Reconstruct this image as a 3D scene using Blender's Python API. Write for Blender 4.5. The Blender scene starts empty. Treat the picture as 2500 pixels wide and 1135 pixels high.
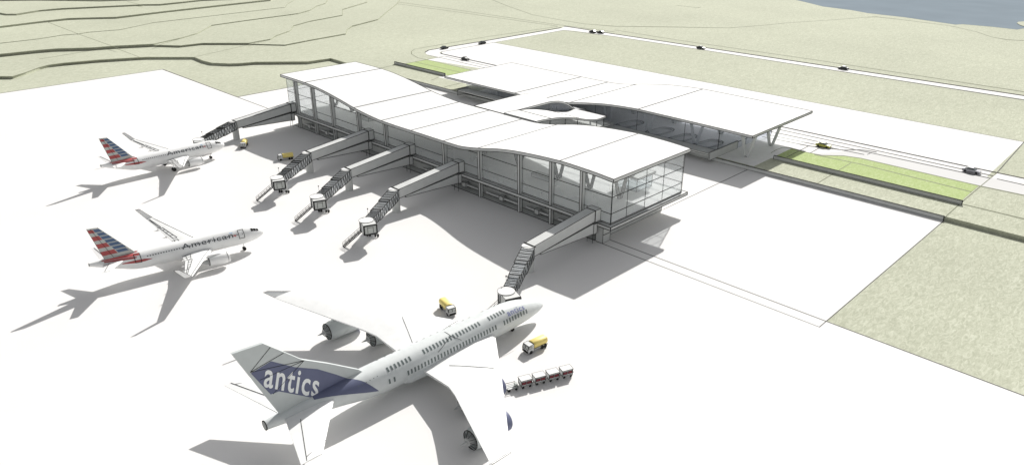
import bpy, bmesh, math, random
from mathutils import Vector, Matrix
R = math.radians
random.seed(4)
sc = bpy.context.scene
COL = sc.collection

# ------------------------------------------------------------------ camera frame (used to survey outlines of the land)
FPX, PCX, PCY, CAMH = 1800.0, 1250.0, 567.5, 80.0
PITCH = math.atan(814.5 / 1800.0)
FW = Vector((-math.cos(PITCH) / 2 ** .5, math.cos(PITCH) / 2 ** .5, -math.sin(PITCH)))
RT = Vector((1, 1, 0)) / 2 ** .5
UPV = RT.cross(FW)
def at(px, py, z=0.0):
    d = FW * FPX + RT * (px - PCX) - UPV * (py - PCY)
    t = (z - CAMH) / d.z
    return Vector((d.x * t, d.y * t, z))
def dist(p):
    return (Vector(p) - Vector((0, 0, CAMH))).length
def lw(p, px=2.1):
    "width in metres of a trim strip at the place p"
    return px * dist(p) / FPX

# ------------------------------------------------------------------ materials
def mat(name, col, rough=.85, spec=.15, metal=0., noise=None):
    m = bpy.data.materials.new(name); m.use_nodes = True
    nt = m.node_tree; b = nt.nodes['Principled BSDF']
    b.inputs['Base Color'].default_value = (*col, 1)
    b.inputs['Roughness'].default_value = rough
    b.inputs['Specular IOR Level'].default_value = spec
    b.inputs['Metallic'].default_value = metal
    tc = nt.nodes.new('ShaderNodeTexCoord')
    n = nt.nodes.new('ShaderNodeTexNoise')
    sc_, amt = noise if noise else (.6, .04)
    n.inputs['Scale'].default_value = sc_; n.inputs['Detail'].default_value = 6
    nt.links.new(tc.outputs['Object'], n.inputs['Vector'])
    r = nt.nodes.new('ShaderNodeMapRange')
    r.inputs['From Min'].default_value = .3; r.inputs['From Max'].default_value = .7
    r.inputs['To Min'].default_value = 1 - amt; r.inputs['To Max'].default_value = 1 + amt
    nt.links.new(n.outputs['Fac'], r.inputs['Value'])
    mx = nt.nodes.new('ShaderNodeVectorMath'); mx.operation = 'SCALE'
    mx.inputs[0].default_value = col
    nt.links.new(r.outputs['Result'], mx.inputs['Scale'])
    nt.links.new(mx.outputs['Vector'], b.inputs['Base Color'])
    return m

def grass_mat(name, c1, c2, c3, scale=.95):
    m = bpy.data.materials.new(name); m.use_nodes = True
    nt = m.node_tree; b = nt.nodes['Principled BSDF']; L = nt.links
    b.inputs['Roughness'].default_value = .95; b.inputs['Specular IOR Level'].default_value = .05
    g = nt.nodes.new('ShaderNodeNewGeometry')
    def fibres(rot, sx, sy):
        mp = nt.nodes.new('ShaderNodeMapping'); mp.inputs['Rotation'].default_value = (0, 0, rot)
        mp.inputs['Scale'].default_value = (sx, sy, 1)
        L.new(g.outputs['Position'], mp.inputs['Vector'])
        n = nt.nodes.new('ShaderNodeTexNoise'); n.inputs['Scale'].default_value = scale
        n.inputs['Detail'].default_value = 3; n.inputs['Roughness'].default_value = .65
        n.inputs['Distortion'].default_value = 1.6
        L.new(mp.outputs['Vector'], n.inputs['Vector']); return n
    a = fibres(.4, 1, .35); c = fibres(2.0, 1.1, .38)
    mx = nt.nodes.new('ShaderNodeMath'); mx.operation = 'MAXIMUM'
    L.new(a.outputs['Fac'], mx.inputs[0]); L.new(c.outputs['Fac'], mx.inputs[1])
    big = nt.nodes.new('ShaderNodeTexNoise'); big.inputs['Scale'].default_value = .012; big.inputs['Detail'].default_value = 4
    L.new(g.outputs['Position'], big.inputs['Vector'])
    cr = nt.nodes.new('ShaderNodeValToRGB')
    e = cr.color_ramp.elements
    e[0].position = .42; e[0].color = (*c1, 1); e[1].position = .68; e[1].color = (*c3, 1)
    k = e.new(.55); k.color = (*c2, 1)
    L.new(mx.outputs[0], cr.inputs['Fac'])
    r = nt.nodes.new('ShaderNodeMapRange'); r.inputs['From Min'].default_value = .3; r.inputs['From Max'].default_value = .7
    r.inputs['To Min'].default_value = .93; r.inputs['To Max'].default_value = 1.05
    L.new(big.outputs['Fac'], r.inputs['Value'])
    s = nt.nodes.new('ShaderNodeVectorMath'); s.operation = 'SCALE'
    L.new(cr.outputs['Color'], s.inputs[0]); L.new(r.outputs['Result'], s.inputs['Scale'])
    L.new(s.outputs['Vector'], b.inputs['Base Color'])
    bp = nt.nodes.new('ShaderNodeBump'); bp.inputs['Strength'].default_value = .25; bp.inputs['Distance'].default_value = .3
    L.new(mx.outputs[0], bp.inputs['Height']); L.new(bp.outputs['Normal'], b.inputs['Normal'])
    return m

def glass_mat(name, clear, tint, rough=.06, dens=.5):
    m = bpy.data.materials.new(name); m.use_nodes = True
    nt = m.node_tree; L = nt.links; b = nt.nodes['Principled BSDF']; out = nt.nodes['Material Output']
    b.inputs['Base Color'].default_value = (*tint, 1); b.inputs['Roughness'].default_value = rough
    b.inputs['Specular IOR Level'].default_value = .35
    tr = nt.nodes.new('ShaderNodeBsdfTransparent'); tr.inputs['Color'].default_value = (*clear, 1)
    mx = nt.nodes.new('ShaderNodeMixShader'); mx.inputs['Fac'].default_value = 1 - dens
    n = nt.nodes.new('ShaderNodeTexNoise'); n.inputs['Scale'].default_value = .08
    g = nt.nodes.new('ShaderNodeNewGeometry'); L.new(g.outputs['Position'], n.inputs['Vector'])
    r = nt.nodes.new('ShaderNodeMapRange'); r.inputs['To Min'].default_value = 1 - dens - .06; r.inputs['To Max'].default_value = 1 - dens + .06
    L.new(n.outputs['Fac'], r.inputs['Value']); L.new(r.outputs['Result'], mx.inputs['Fac'])
    L.new(b.outputs['BSDF'], mx.inputs[1]); L.new(tr.outputs['BSDF'], mx.inputs[2])
    L.new(mx.outputs['Shader'], out.inputs['Surface'])
    return m

M = {}
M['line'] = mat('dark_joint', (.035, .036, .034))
M['seam'] = mat('grey_seam', (.10, .10, .098))
M['white'] = mat('white_concrete', (.785, .775, .765), noise=(.05, .015))
M['pave'] = mat('pale_paving', (.64, .635, .63), noise=(.05, .015))
M['roof'] = mat('white_roofing', (.82, .82, .81), noise=(.06, .015))
M['fascia'] = mat('grey_fascia', (.66, .67, .66))
M['grey'] = mat('grey_panel', (.60, .61, .595))
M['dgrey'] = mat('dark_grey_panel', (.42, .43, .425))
M['steel'] = mat('pale_steel', (.66, .67, .66), rough=.7)
M['floor'] = mat('pale_floor', (.84, .84, .83))
M['grass'] = grass_mat('dry_grass', (.43, .445, .345), (.51, .525, .415), (.60, .615, .50))
M['lawn'] = grass_mat('lawn_grass', (.38, .47, .20), (.44, .53, .25), (.51, .58, .32), 1.2)
M['water'] = mat('lake_water', (.25, .295, .335), rough=1, spec=0, noise=(.03, .05))
M['glass'] = glass_mat('clear_glass', (.93, .95, .96), (.90, .92, .92), dens=.26)
M['lglass'] = glass_mat('bluish_glass', (.86, .88, .93), (.64, .68, .75), dens=.22)
M['tglass'] = glass_mat('truss_glass', (.9, .92, .94), (.85, .87, .88), dens=.45)
M['plane'] = mat('white_aircraft_paint', (.84, .845, .84), rough=.5, spec=.3)
M['plane_shade'] = mat('shaded_aircraft_paint', (.52, .555, .555), rough=.42, spec=.4)  # same paint as the fuselage, darkened to put the fin's shade into colour
M['plane_sunlit'] = mat('sunlit_aircraft_paint', (.66, .69, .69), rough=.42, spec=.35)  # lighter copy of the fin paint, sunlight on the fuselage put into colour
M['metal'] = mat('bare_metal', (.42, .43, .43), rough=.45, spec=.4)
M['dark'] = mat('black_rubber', (.03, .03, .03))
M['win'] = mat('dark_window', (.10, .115, .12), rough=.3, spec=.4)
M['pwin'] = mat('grey_cabin_window', (.15, .18, .18), rough=.3, spec=.4)
M['blue'] = mat('violet_blue_paint', (.13, .145, .235), rough=.5, spec=.3)
M['navy'] = mat('slate_blue_paint', (.10, .15, .25), rough=.5)
M['red'] = mat('brick_red_paint', (.42, .10, .10), rough=.5)
M['bred'] = mat('bright_red_paint', (.60, .13, .13), rough=.5)
M['sky'] = mat('light_blue_paint', (.25, .48, .75), rough=.5)
M['ltgrey'] = mat('light_grey_paint', (.50, .52, .50), rough=.5)
M['wtext'] = mat('white_lettering', (.85, .87, .87), rough=.6)
M['btext'] = mat('lilac_lettering', (.24, .26, .48), rough=.6)
M['gtext'] = mat('charcoal_lettering', (.10, .11, .12), rough=.6)
M['yellow'] = mat('yellow_tank_paint', (.88, .72, .24), rough=.5, spec=.3)
M['cabw'] = mat('white_truck_paint', (.72, .73, .73), rough=.4, spec=.3)
M['maroon'] = mat('maroon_curtain', (.22, .06, .07))
M['cblack'] = mat('black_car_paint', (.035, .035, .035), rough=.35, spec=.5)
M['cyel'] = mat('yellow_green_car_paint', (.50, .50, .10), rough=.35, spec=.5)
M['csil'] = mat('silver_car_paint', (.42, .42, .45), rough=.3, spec=.5, metal=.2)
M['lamp'] = mat('headlamp', (.75, .75, .7), rough=.2)

# ------------------------------------------------------------------ mesh helper
class MB:
    def __init__(s): s.v = []; s.f = []; s.m = []; s.o = []; s.mats = []
    def mi(s, m):
        if m not in s.mats: s.mats.append(m)
        return s.mats.index(m)
    def add(s, vs, fs, m, o=True):
        b = len(s.v); s.v += [tuple(v) for v in vs]; k = s.mi(m)
        for f in fs: s.f.append(tuple(b + i for i in f)); s.m.append(k); s.o.append(o)
        return s
    def box(s, x0, x1, y0, y1, z0, z1, m, o=True):
        vs = [(x, y, z) for z in (z0, z1) for x, y in ((x0, y0), (x1, y0), (x1, y1), (x0, y1))]
        return s.add(vs, [(3, 2, 1, 0), (4, 5, 6, 7), (0, 1, 5, 4), (1, 2, 6, 5), (2, 3, 7, 6), (3, 0, 4, 7)], m, o)
    def hexa(s, a, b, m, o=True):
        "a, b: two matching quads (4 points each) joined"
        return s.add(list(a) + list(b), [(3, 2, 1, 0), (4, 5, 6, 7), (0, 1, 5, 4), (1, 2, 6, 5), (2, 3, 7, 6), (3, 0, 4, 7)], m, o)
    def prism(s, poly, z0, z1, m, o=True, axis='z'):
        n = len(poly)
        def P(p, z): return (p[0], p[1], z) if axis == 'z' else ((z, p[0], p[1]) if axis == 'x' else (p[0], z, p[1]))
        vs = [P(p, z0) for p in poly] + [P(p, z1) for p in poly]
        fs = [tuple(range(n - 1, -1, -1)), tuple(range(n, 2 * n))] + [(i, (i + 1) % n, n + (i + 1) % n, n + i) for i in range(n)]
        return s.add(vs, fs, m, o)
    def tube(s, p, q, r, m, n=4, o=False, r2=None):
        p = Vector(p); q = Vector(q); d = q - p
        if d.length < 1e-6: return s
        d.normalize(); a = d.orthogonal().normalized(); b = d.cross(a)
        r2 = r if r2 is None else r2
        vs = [p + (a * math.cos(2 * math.pi * i / n) + b * math.sin(2 * math.pi * i / n)) * r for i in range(n)]
        vs += [q + (a * math.cos(2 * math.pi * i / n) + b * math.sin(2 * math.pi * i / n)) * r2 for i in range(n)]
        fs = [(i, (i + 1) % n, n + (i + 1) % n, n + i) for i in range(n)] + [tuple(range(n - 1, -1, -1)), tuple(range(n, 2 * n))]
        return s.add(vs, fs, m, o)
    def rings(s, rings, m, o=False, caps=True, mfun=None):
        n = len(rings[0]); b = len(s.v)
        for r in rings: s.v += [tuple(p) for p in r]
        for k in range(len(rings) - 1):
            for i in range(n):
                s.f.append((b + k * n + i, b + k * n + (i + 1) % n, b + (k + 1) * n + (i + 1) % n, b + (k + 1) * n + i))
                s.m.append(s.mi(mfun(k, i) if mfun else m)); s.o.append(o)
        if caps:
            s.f.append(tuple(b + i for i in range(n - 1, -1, -1))); s.m.append(s.mi(m)); s.o.append(o)
            s.f.append(tuple(b + (len(rings) - 1) * n + i for i in range(n))); s.m.append(s.mi(m)); s.o.append(o)
        return s
    def build(s, name, parent=None, line=0, smooth=False, lmat='line', ang=28, props=None):
        me = bpy.data.meshes.new(name)
        if line > 0:
            bm = bmesh.new(); bv = [bm.verts.new(v) for v in s.v]
            ol = bm.faces.layers.int.new('o')
            for f, o in zip(s.f, s.o):
                try: fc = bm.faces.new([bv[i] for i in f]); fc[ol] = int(o)
                except ValueError: pass
            bm.normal_update(); segs = []
            for e in bm.edges:
                if not e.link_faces or any(fc[ol] == 0 for fc in e.link_faces): continue
                if e.calc_length() < line * 1.2: continue
                if len(e.link_faces) == 1 or e.calc_face_angle(0) > R(ang): segs.append((e.verts[0].co.copy(), e.verts[1].co.copy()))
            bm.free()
            for a, b in segs: s.tube(a, b, line / 2, M[lmat])
        me.from_pydata(s.v, [], s.f)
        for m in s.mats: me.materials.append(m)
        me.polygons.foreach_set('material_index', s.m)
        if smooth:
            me.polygons.foreach_set('use_smooth', [True] * len(s.f))
        me.validate(); me.update()
        ob = bpy.data.objects.new(name, me); COL.objects.link(ob)
        if smooth:
            bm = bmesh.new(); bm.from_mesh(me); bmesh.ops.remove_doubles(bm, verts=bm.verts, dist=1e-4)
            for e in bm.edges:
                if len(e.link_faces) == 2 and e.calc_face_angle(0) > R(38): e.smooth = False
            bm.to_mesh(me); bm.free()
        if parent: ob.parent = parent
        if props:
            for k, v in props.items(): ob[k] = v
        return ob

def thing(name, label, cat, loc=(0, 0, 0), rz=0, group=None):
    o = bpy.data.objects.new(name, None); COL.objects.link(o)
    o.location = loc; o.rotation_euler = (0, 0, rz); o['label'] = label; o['category'] = cat
    o.empty_display_size = .5
    if group: o['group'] = group
    return o
def struct(o, label=None, cat=None):
    o['kind'] = 'structure'
    if label: o['label'] = label
    if cat: o['category'] = cat
    return o
def dup(root, loc, rz, label, group=None):
    def cp(o, par):
        c = o.copy(); COL.objects.link(c)
        if par: c.parent = par
        for ch in o.children: cp(ch, c)
        return c
    r = cp(root, None); r.location = loc; r.rotation_euler = (0, 0, rz); r['label'] = label
    if group: r['group'] = group
    return r

def interp(pts, x):
    "smooth (Catmull-like) interpolation through sorted points"
    if x <= pts[0][0]: return pts[0][1]
    if x >= pts[-1][0]: return pts[-1][1]
    for i in range(len(pts) - 1):
        if pts[i][0] <= x <= pts[i + 1][0]: break
    x0, y0 = pts[i]; x1, y1 = pts[i + 1]; h = x1 - x0
    def slope(j):
        if j == 0 or j == len(pts) - 1:
            a, b = (0, 1) if j == 0 else (-2, -1); return (pts[b][1] - pts[a][1]) / (pts[b][0] - pts[a][0])
        l = (pts[j][1] - pts[j - 1][1]) / (pts[j][0] - pts[j - 1][0]); r_ = (pts[j + 1][1] - pts[j][1]) / (pts[j + 1][0] - pts[j][0])
        return 0 if l * r_ <= 0 else 2 * l * r_ / (l + r_)
    m0 = slope(i) * h; m1 = slope(i + 1) * h; t = (x - x0) / h
    return (2 * t ** 3 - 3 * t ** 2 + 1) * y0 + (t ** 3 - 2 * t ** 2 + t) * m0 + (-2 * t ** 3 + 3 * t ** 2) * y1 + (t ** 3 - t ** 2) * m1
def lerp(pts, x):
    if x <= pts[0][0]: return pts[0][1]
    for (a, b), (c, d) in zip(pts, pts[1:]):
        if x <= c: return b + (d - b) * (x - a) / (c - a)
    return pts[-1][1]

# ------------------------------------------------------------------ setting: land
def sheet(name, pts, z, m):
    mb = MB(); mb.add([(p[0], p[1], z) for p in pts], [tuple(range(len(pts)))], m)
    o = mb.build(name)
    bm = bmesh.new(); bm.from_mesh(o.data)
    for f in bm.faces:
        if f.normal.z < 0: f.normal_flip()
    bm.to_mesh(o.data); bm.free()
    return struct(o)
def slab(name, pts, z0, z1, m, line=0):
    mb = MB()
    area = sum(a[0] * b[1] - b[0] * a[1] for a, b in zip(pts, pts[1:] + pts[:1]))
    if area < 0: pts = pts[::-1]
    mb.prism([(p[0], p[1]) for p in pts], z0, z1, m)
    o = mb.build(name, line=0)
    return struct(o)
def ridge(mb, pts, z, px=2.1, m=None, zs=None):
    "a low raised joint strip along pts, its width growing with the distance"
    m = m or M['seam']; n = len(pts)
    P = [Vector((p[0], p[1], 0)) for p in pts]
    rows = []
    for i, p in enumerate(P):
        if i == 0: d = P[1] - P[0]
        elif i == n - 1: d = P[-1] - P[-2]
        else: d = (P[i + 1] - p).normalized() + (p - P[i - 1]).normalized()
        d.normalize(); nn = Vector((-d.y, d.x, 0)); w = lw((p.x, p.y, z), px) / 2
        # widen when the strip runs across the line of sight (foreshortened width)
        v = Vector((p.x, p.y, z - CAMH)); sv = v.normalized()
        fs = abs(nn.dot(Vector((sv.x, sv.y, 0)).normalized())); dep = max(.12, abs(sv.z))
        w *= 1 / math.sqrt((1 - fs * fs) + (fs * dep) ** 2)
        zz = zs[i] if zs else z
        rows.append((p + nn * w, p - nn * w, zz))
    for i in range(n - 1):
        a, b, za = rows[i]; c, d, zc = rows[i + 1]
        ta = ((a + b) / 2); tc = ((c + d) / 2)
        mb.add([(a.x, a.y, za), (ta.x, ta.y, za + .03), (b.x, b.y, za), (c.x, c.y, zc), (tc.x, tc.y, zc + .03), (d.x, d.y, zc)],
               [(0, 1, 4, 3), (1, 2, 5, 4)], m, False)
    return mb

BIG = 5000
g = MB(); g.add([(-BIG, -BIG, 0), (BIG, -BIG, 0), (BIG, BIG, 0), (-BIG, BIG, 0)], [(0, 1, 2, 3)], M['grass'])
struct(g.build('ground'))
sheet('apron', [(-395.6, -260), (260, -260), (260, 139.6), (-47.2, 139.6), (-47.2, 213.8), (-314.2, 213.8), (-313.6, 141.6), (-395.6, 141.6)], .006, M['white'])

L1 = 1.15
c1 = [(-300, 230), (0, 187), (32, 187), (64, 177), (96, 165), (120, 159), (160, 154), (240, 147), (338, 141), (360, 140), (420, 140), (474, 140),
      (496, 149), (516, 154), (560, 156), (588, 155), (624, 152), (752, 151), (808, 143)]
c1w = [at(x, y, L1) for x, y in c1]
t1 = [(p.x, p.y) for p in c1w] + [(-336, 214.2), (600, 214.2), (4000, 214.2), (4000, 4500), (-4500, 4500), (-4500, c1w[0].y - 300)]
slab('upper_ground', t1, -1, L1, M['grass'])
H2 = [.6, .5, .5, .25, 1.1, 1.0, 1.0]
C2 = [(-400, 178), (0, 139.6), (96, 129.6), (140, 126), (224, 123.6), (284, 119), (376, 114.4)]
C2m = [(440, 116.4), (496, 110), (608, 110)]
C2e = [(696, 112.4), (760, 100), (844, 85), (846, 75), (860, 66), (922, 50), (945, 30), (968, 12), (990, -20), (1000, -60)]
C2be = [(660, 98), (672, 90), (708, 77), (716, 65), (756, 54), (836, 39), (836, 25), (896, 7), (892, -4), (880, -60)]
C3e = [(438, 96), (480, 84), (516, 64), (600, 52), (728, 35), (756, 27), (772, 17), (794, 10), (802, -3), (790, -60)]
far = [(1200, -170), (-3000, -170), (-3000, 250)]
z = L1
def W(lst, zz): return [(p.x, p.y) for p in (at(x, y, zz) for x, y in lst)]
fw = [(-700, 3800), (-4400, 3800), (-4400, 0)]
sh1 = W(C2, z); sh2 = W(C2m, z)
slab('terrace', sh1 + sh2 + W(C2e, z) + fw, z - .3, z + H2[0], M['grass'])
slab('terrace', sh1 + sh2 + W(C2be, z + H2[0]) + fw, z + H2[0] - .3, z + H2[0] + H2[1], M['grass'])
z3 = z + H2[0] + H2[1]
slab('terrace', sh1 + W(C3e, z3) + fw, z3 - .3, z3 + H2[2], M['grass'])
z4 = z3 + H2[2]
slab('terrace', W([(-300, 122), (0, 107), (96, 96), (152, 87), (192, 84), (216, 80), (292, 74), (372, 57), (500, 42), (696, 19), (700, 12), (724, -2), (735, -60)], z4) + fw, z4 - .3, z4 + H2[3], M['grass'])
z5 = z4 + H2[3]
slab('terrace', W([(-300, 92), (0, 69), (96, 57), (168, 49), (200, 48), (284, 46), (400, 32), (560, 14), (661, 3), (680, -60)], z5) + fw, z5 - .3, z5 + H2[4], M['grass'])
z6 = z5 + H2[4]
slab('terrace', W([(-300, 40), (0, 35), (16, 38), (40, 38), (96, 29), (152, 24), (352, 14.5), (392, 14), (496, 3), (568, 0), (640, -60)], z6) + fw, z6 - .3, z6 + H2[5], M['grass'])
z7 = z6 + H2[5]
slab('terrace', W([(-300, 8), (0, 3), (96, 2), (248, 4), (340, 1), (520, -60)], z7) + fw, z7 - .3, z7 + H2[6], M['grass'])

# water beyond the shore
shore = [(1700, -60), (1880, -14), (1939, 0), (1966, 6), (2010, 17), (2078, 25.5), (2119, 33), (2208, 43), (2333, 61), (2350, 60), (2420, 66), (2483, 73), (2560, 60), (2700, 64), (3300, 40)]
sheet('water', W(shore, L1) + [(3500, 3500), (-200, 3600)], L1 + .05, M['water'])
sheet('islet', W([(2482, 58), (2486, 55), (2500, 54), (2540, 50), (2560, 55), (2540, 62), (2500, 66), (2490, 63)], L1), L1 + .3, M['grass'])

# paved forecourt, roads, lawns on the upper ground
P = lambda *q: [tuple(at(x, y, L1))[:2] for x, y in q]
fore = P((1042, 146.4), (1072, 141), (1044, 135), (1076, 127.4), (1206, 104.4)) + [tuple(at(2500, 346.5, L1))[:2], (-47.0, 262), (-47.0, 226.9), (-284.5, 226.9)]
fore = P((1042, 146.4), (1076, 140), (1080, 127), (1206, 104.4), (2500, 347)) + [(-47.7, 226.9), (-277.5, 226.9), (-277.5, 255)]
sheet('forecourt', fore, L1 + .006, M['white'])
sheet('pavement', P((1990, 376), (2007, 380), (2060, 381), (2102, 387), (2389, 453.7), (2502, 477), (2560, 490), (2560, 466), (2500, 453), (2434, 437), (2110, 365)), L1 + .030, M['pave'])
sheet('road', P((2434, 422.5), (2560, 450), (2560, 466), (2500, 453), (2419, 436)), L1 + .020, M['white'])
sheet('road', P((1370, 70), (1378, 66), (1400, 67), (1500, 84.5), (2600, 250.5), (2600, 260), (2500, 243), (1650, 112.2), (1500, 89.6), (1400, 76), (1376, 74.8), (1206, 104.4), (1076, 127.4), (1075, 130), (1080, 132.4), (1110, 139), (1108, 149), (1072, 141), (1044, 135), (1038, 130), (1046, 124), (1094, 116), (1186, 101)), L1 + .012, M['white'])
sheet('lawn', P((981, 158), (1014, 152), (1042, 146.4), (1151, 172), (1094, 185)), L1 + .024, M['lawn'])
sheet('lawn', P((1882, 374), (1896, 366), (1910, 361), (1926, 361), (1961, 370.5), (1985, 375.5), (2007, 380), (2060, 381), (2102, 387), (2389, 453.7), (2346, 491)) + [(-47.2, 226.95), (-103.5, 226.95)], L1 + .036, M['lawn'])
# raised kerbs (a dark upstand towards the viewer)
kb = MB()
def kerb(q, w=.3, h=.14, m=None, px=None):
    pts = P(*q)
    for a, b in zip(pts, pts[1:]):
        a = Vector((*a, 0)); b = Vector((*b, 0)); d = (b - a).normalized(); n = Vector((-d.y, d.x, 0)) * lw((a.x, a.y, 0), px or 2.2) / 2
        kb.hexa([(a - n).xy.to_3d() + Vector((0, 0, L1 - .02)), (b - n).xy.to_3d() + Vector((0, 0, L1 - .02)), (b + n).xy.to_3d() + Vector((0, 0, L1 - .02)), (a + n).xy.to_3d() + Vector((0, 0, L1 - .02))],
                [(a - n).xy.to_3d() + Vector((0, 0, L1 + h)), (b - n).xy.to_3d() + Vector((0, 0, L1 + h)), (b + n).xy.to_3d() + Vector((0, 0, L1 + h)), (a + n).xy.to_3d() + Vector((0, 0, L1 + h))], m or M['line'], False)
kerb([(1378, 65), (1500, 84), (2000, 159), (2600, 249.5)], px=4.5)
kerb([(1094, 115.5), (1186, 100.5), (1370, 68.5)], px=4.5)
kerb([(1038, 129), (1046, 123.5), (1094, 115.5)], px=3)
kerb([(1075, 130), (1080, 132.6), (1214, 161.5)], px=3.4)
kerb([(1880, 304), (1901.6, 308.7), (2200, 372.3), (2434, 422.3), (2560, 449)], px=3.4)
struct(kb.build('kerb'))

# joints, boundary strips and lane lines
j0 = MB(); Z0 = .006
ridge(j0, [(-395.6, -260), (-395.6, 141.6), (-283.5, 141.6)], Z0)
ridge(j0, [(-313.6, 141.6), (-314.2, 213.8)], Z0)
ridge(j0, [(-105.9, 136.4), (-47.2, 136.4), (-47.2, 213.8)], Z0, 2.0)
ridge(j0, [(-105.9, 139.6), (260, 139.6)], Z0, 2.0)
ridge(j0, [(-105.9, 166), (-105.9, 213.8)], Z0, 2.0)
struct(j0.build('apron_joints'))
j1 = MB(); gr = mat('grassy_seam', (.22, .23, .16))
def jl(q, zz=L1, px=1.8, m=gr): ridge(j1, [tuple(at(x, y, zz))[:2] for x, y in q], zz + .045, px, m)
jl([(900, 1), (1100, 28), (1362, 65)]); jl([(925, 0), (1100, 23), (1366, 62), (1440, 71), (1500, 79)])
jl([(1200, 0), (1240, 16), (1300, 37), (1370, 50), (1424, 59), (1500, 65), (1650, 67), (1780, 69), (1850, 64), (1920, 57), (2040, 49), (2110, 43.5), (2140, 42), (2210, 50), (2320, 64), (2382, 78), (2420, 91), (2460, 98), (2520, 101)])
jl([(1500, 74), (1650, 98), (1990, 147), (2560, 234)])
jl([(1042, 146.4), (1020, 142), (1005, 133), (1004, 127), (1012, 121), (1040, 116), (1186, 91), (1360, 66)])
jl([(963.7, 160), (925, 168)]); jl([(1653, 14), (1704, 20), (1712, 18)])
jl([(1014, 152.4), (1123, 177)]); jl([(1042, 146.4), (1151, 172)]); jl([(981, 158), (1042, 146.4), (1085, 138)])
jl([(2309, 528.4), (2346, 495.5)]); jl([(2346, 495.5), (2395, 454), (2434, 422.4)])
jl([(2348, 498), (2500, 534.5), (2600, 559)]); jl([(1988, 378), (2100, 401), (2372, 469)]); jl([(1997, 447), (2078, 398)])
jl([(1882, 374), (1896, 366), (1910, 361), (1926, 361), (1961, 370.5), (1985, 375.5), (2007, 380), (2060, 381), (2102, 387), (2389, 453.7), (2600, 498)])
jl([(2434, 422.4), (2500, 347), (1206, 104.6), (1376, 74.6)], m=M['seam'])
jl([(1376, 74.4), (1500, 90), (1650, 112.5), (2600, 260)], m=M['seam'])
jl([(1044, 135), (1072, 141), (1225, 176)], m=M['seam']); jl([(1086, 138), (1230, 171)], m=M['seam']); jl([(1076, 127.6), (1206, 104.5)], m=M['seam'])
for a, b in (((1880, 312), (2426, 430)), ((1878, 321), (2419, 436)), ((1868, 328), (2110, 378))): jl([a, b], m=M['seam'])
jl([(1860, 334), (1975, 357), (2060, 367), (2100, 366), (2140, 372)], m=M['seam']); jl([(2434, 437), (2600, 474)], m=M['seam'])
jl([(1976, 356), (1920, 385)], m=M['seam']); jl([(2000, 362), (1978, 374)], m=M['seam']); jl([(2128, 373), (2117, 378)], m=M['seam'])
jl([(1070, 190), (1052, 197)]); jl([(1130, 202), (1085, 213)])
struct(j1.build('ground_joints'))
j2 = MB()
for q, zz in (([(96, 47), (192, 84)], z4 + H2[3]), ([(192, 84), (292, 120)], z4), ([(284, 119), (340, 140)], L1), ([(96, 145), (224, 124)], L1), ([(474, 140), (608, 110)], L1), ([(310, 4), (352, 15)], z6 + 1)):
    ridge(j2, [tuple(at(x, y, zz))[:2] for x, y in q], zz + .012, 1.6, gr)
struct(j2.build('terrace_joints'))
# dark top and foot edging of the terrace banks
be = MB()
def bank(q, zz, px=1.9): ridge(be, [tuple(at(x, y, zz))[:2] for x, y in q], zz + .01, px, gr)
ridge(be, [(p.x, p.y) for p in c1w] + [(-336, 214.2), (-314, 214.2)], L1 + .01, 1.5, gr)
ridge(be, sh1 + sh2 + W(C2e, L1), L1 + .01, 1.4, gr)
ridge(be, W(C2m[-1:] + C2be, L1 + H2[0]), L1 + H2[0] + .01, 1.6, gr)
ridge(be, W([(376, 114)] + C3e, z3), z3 + .01, 1.6, gr)
bank([(0, 107), (96, 96), (152, 87), (192, 84), (216, 80), (292, 74), (372, 57), (500, 42), (696, 19), (700, 12), (724, -2)], z4, 1.4)
for q, zz in (([(0, 69), (96, 57), (168, 49), (200, 48), (284, 46), (400, 32), (560, 14), (661, 3)], z5), ([(0, 35), (16, 38), (40, 38), (96, 29), (152, 24), (352, 14.5), (392, 14), (496, 3), (568, 0)], z6), ([(0, 3), (96, 2), (248, 4), (340, 1)], z7)):
    bank(q, zz, 1.8)
struct(be.build('bank_edging'))

# retaining walls
w = MB(); w.box(-314.0, -47.4, 213.75, 214.15, 0, L1 + .05, M['grey'])
o = w.build('retaining_wall', line=.18); o['label'] = 'long low grey retaining wall along the back edge of the white apron'; o['category'] = 'wall'
w = MB(); w.box(-103.6, -46.7, 226.5, 226.9, L1, 2 * L1 + .05, M['grey'])
o = w.build('garden_wall', line=.18); o['label'] = 'low grey wall in front of the bright green lawn right of the hall'; o['category'] = 'wall'
w = MB(); w.box(-317.5, -277.0, 230.6, 231.0, L1, 2 * L1 + .1, M['grey'])
o = w.build('garden_wall', line=.26); o['label'] = 'low grey wall in front of the small lawn left of the hall roof'; o['category'] = 'wall'

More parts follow.
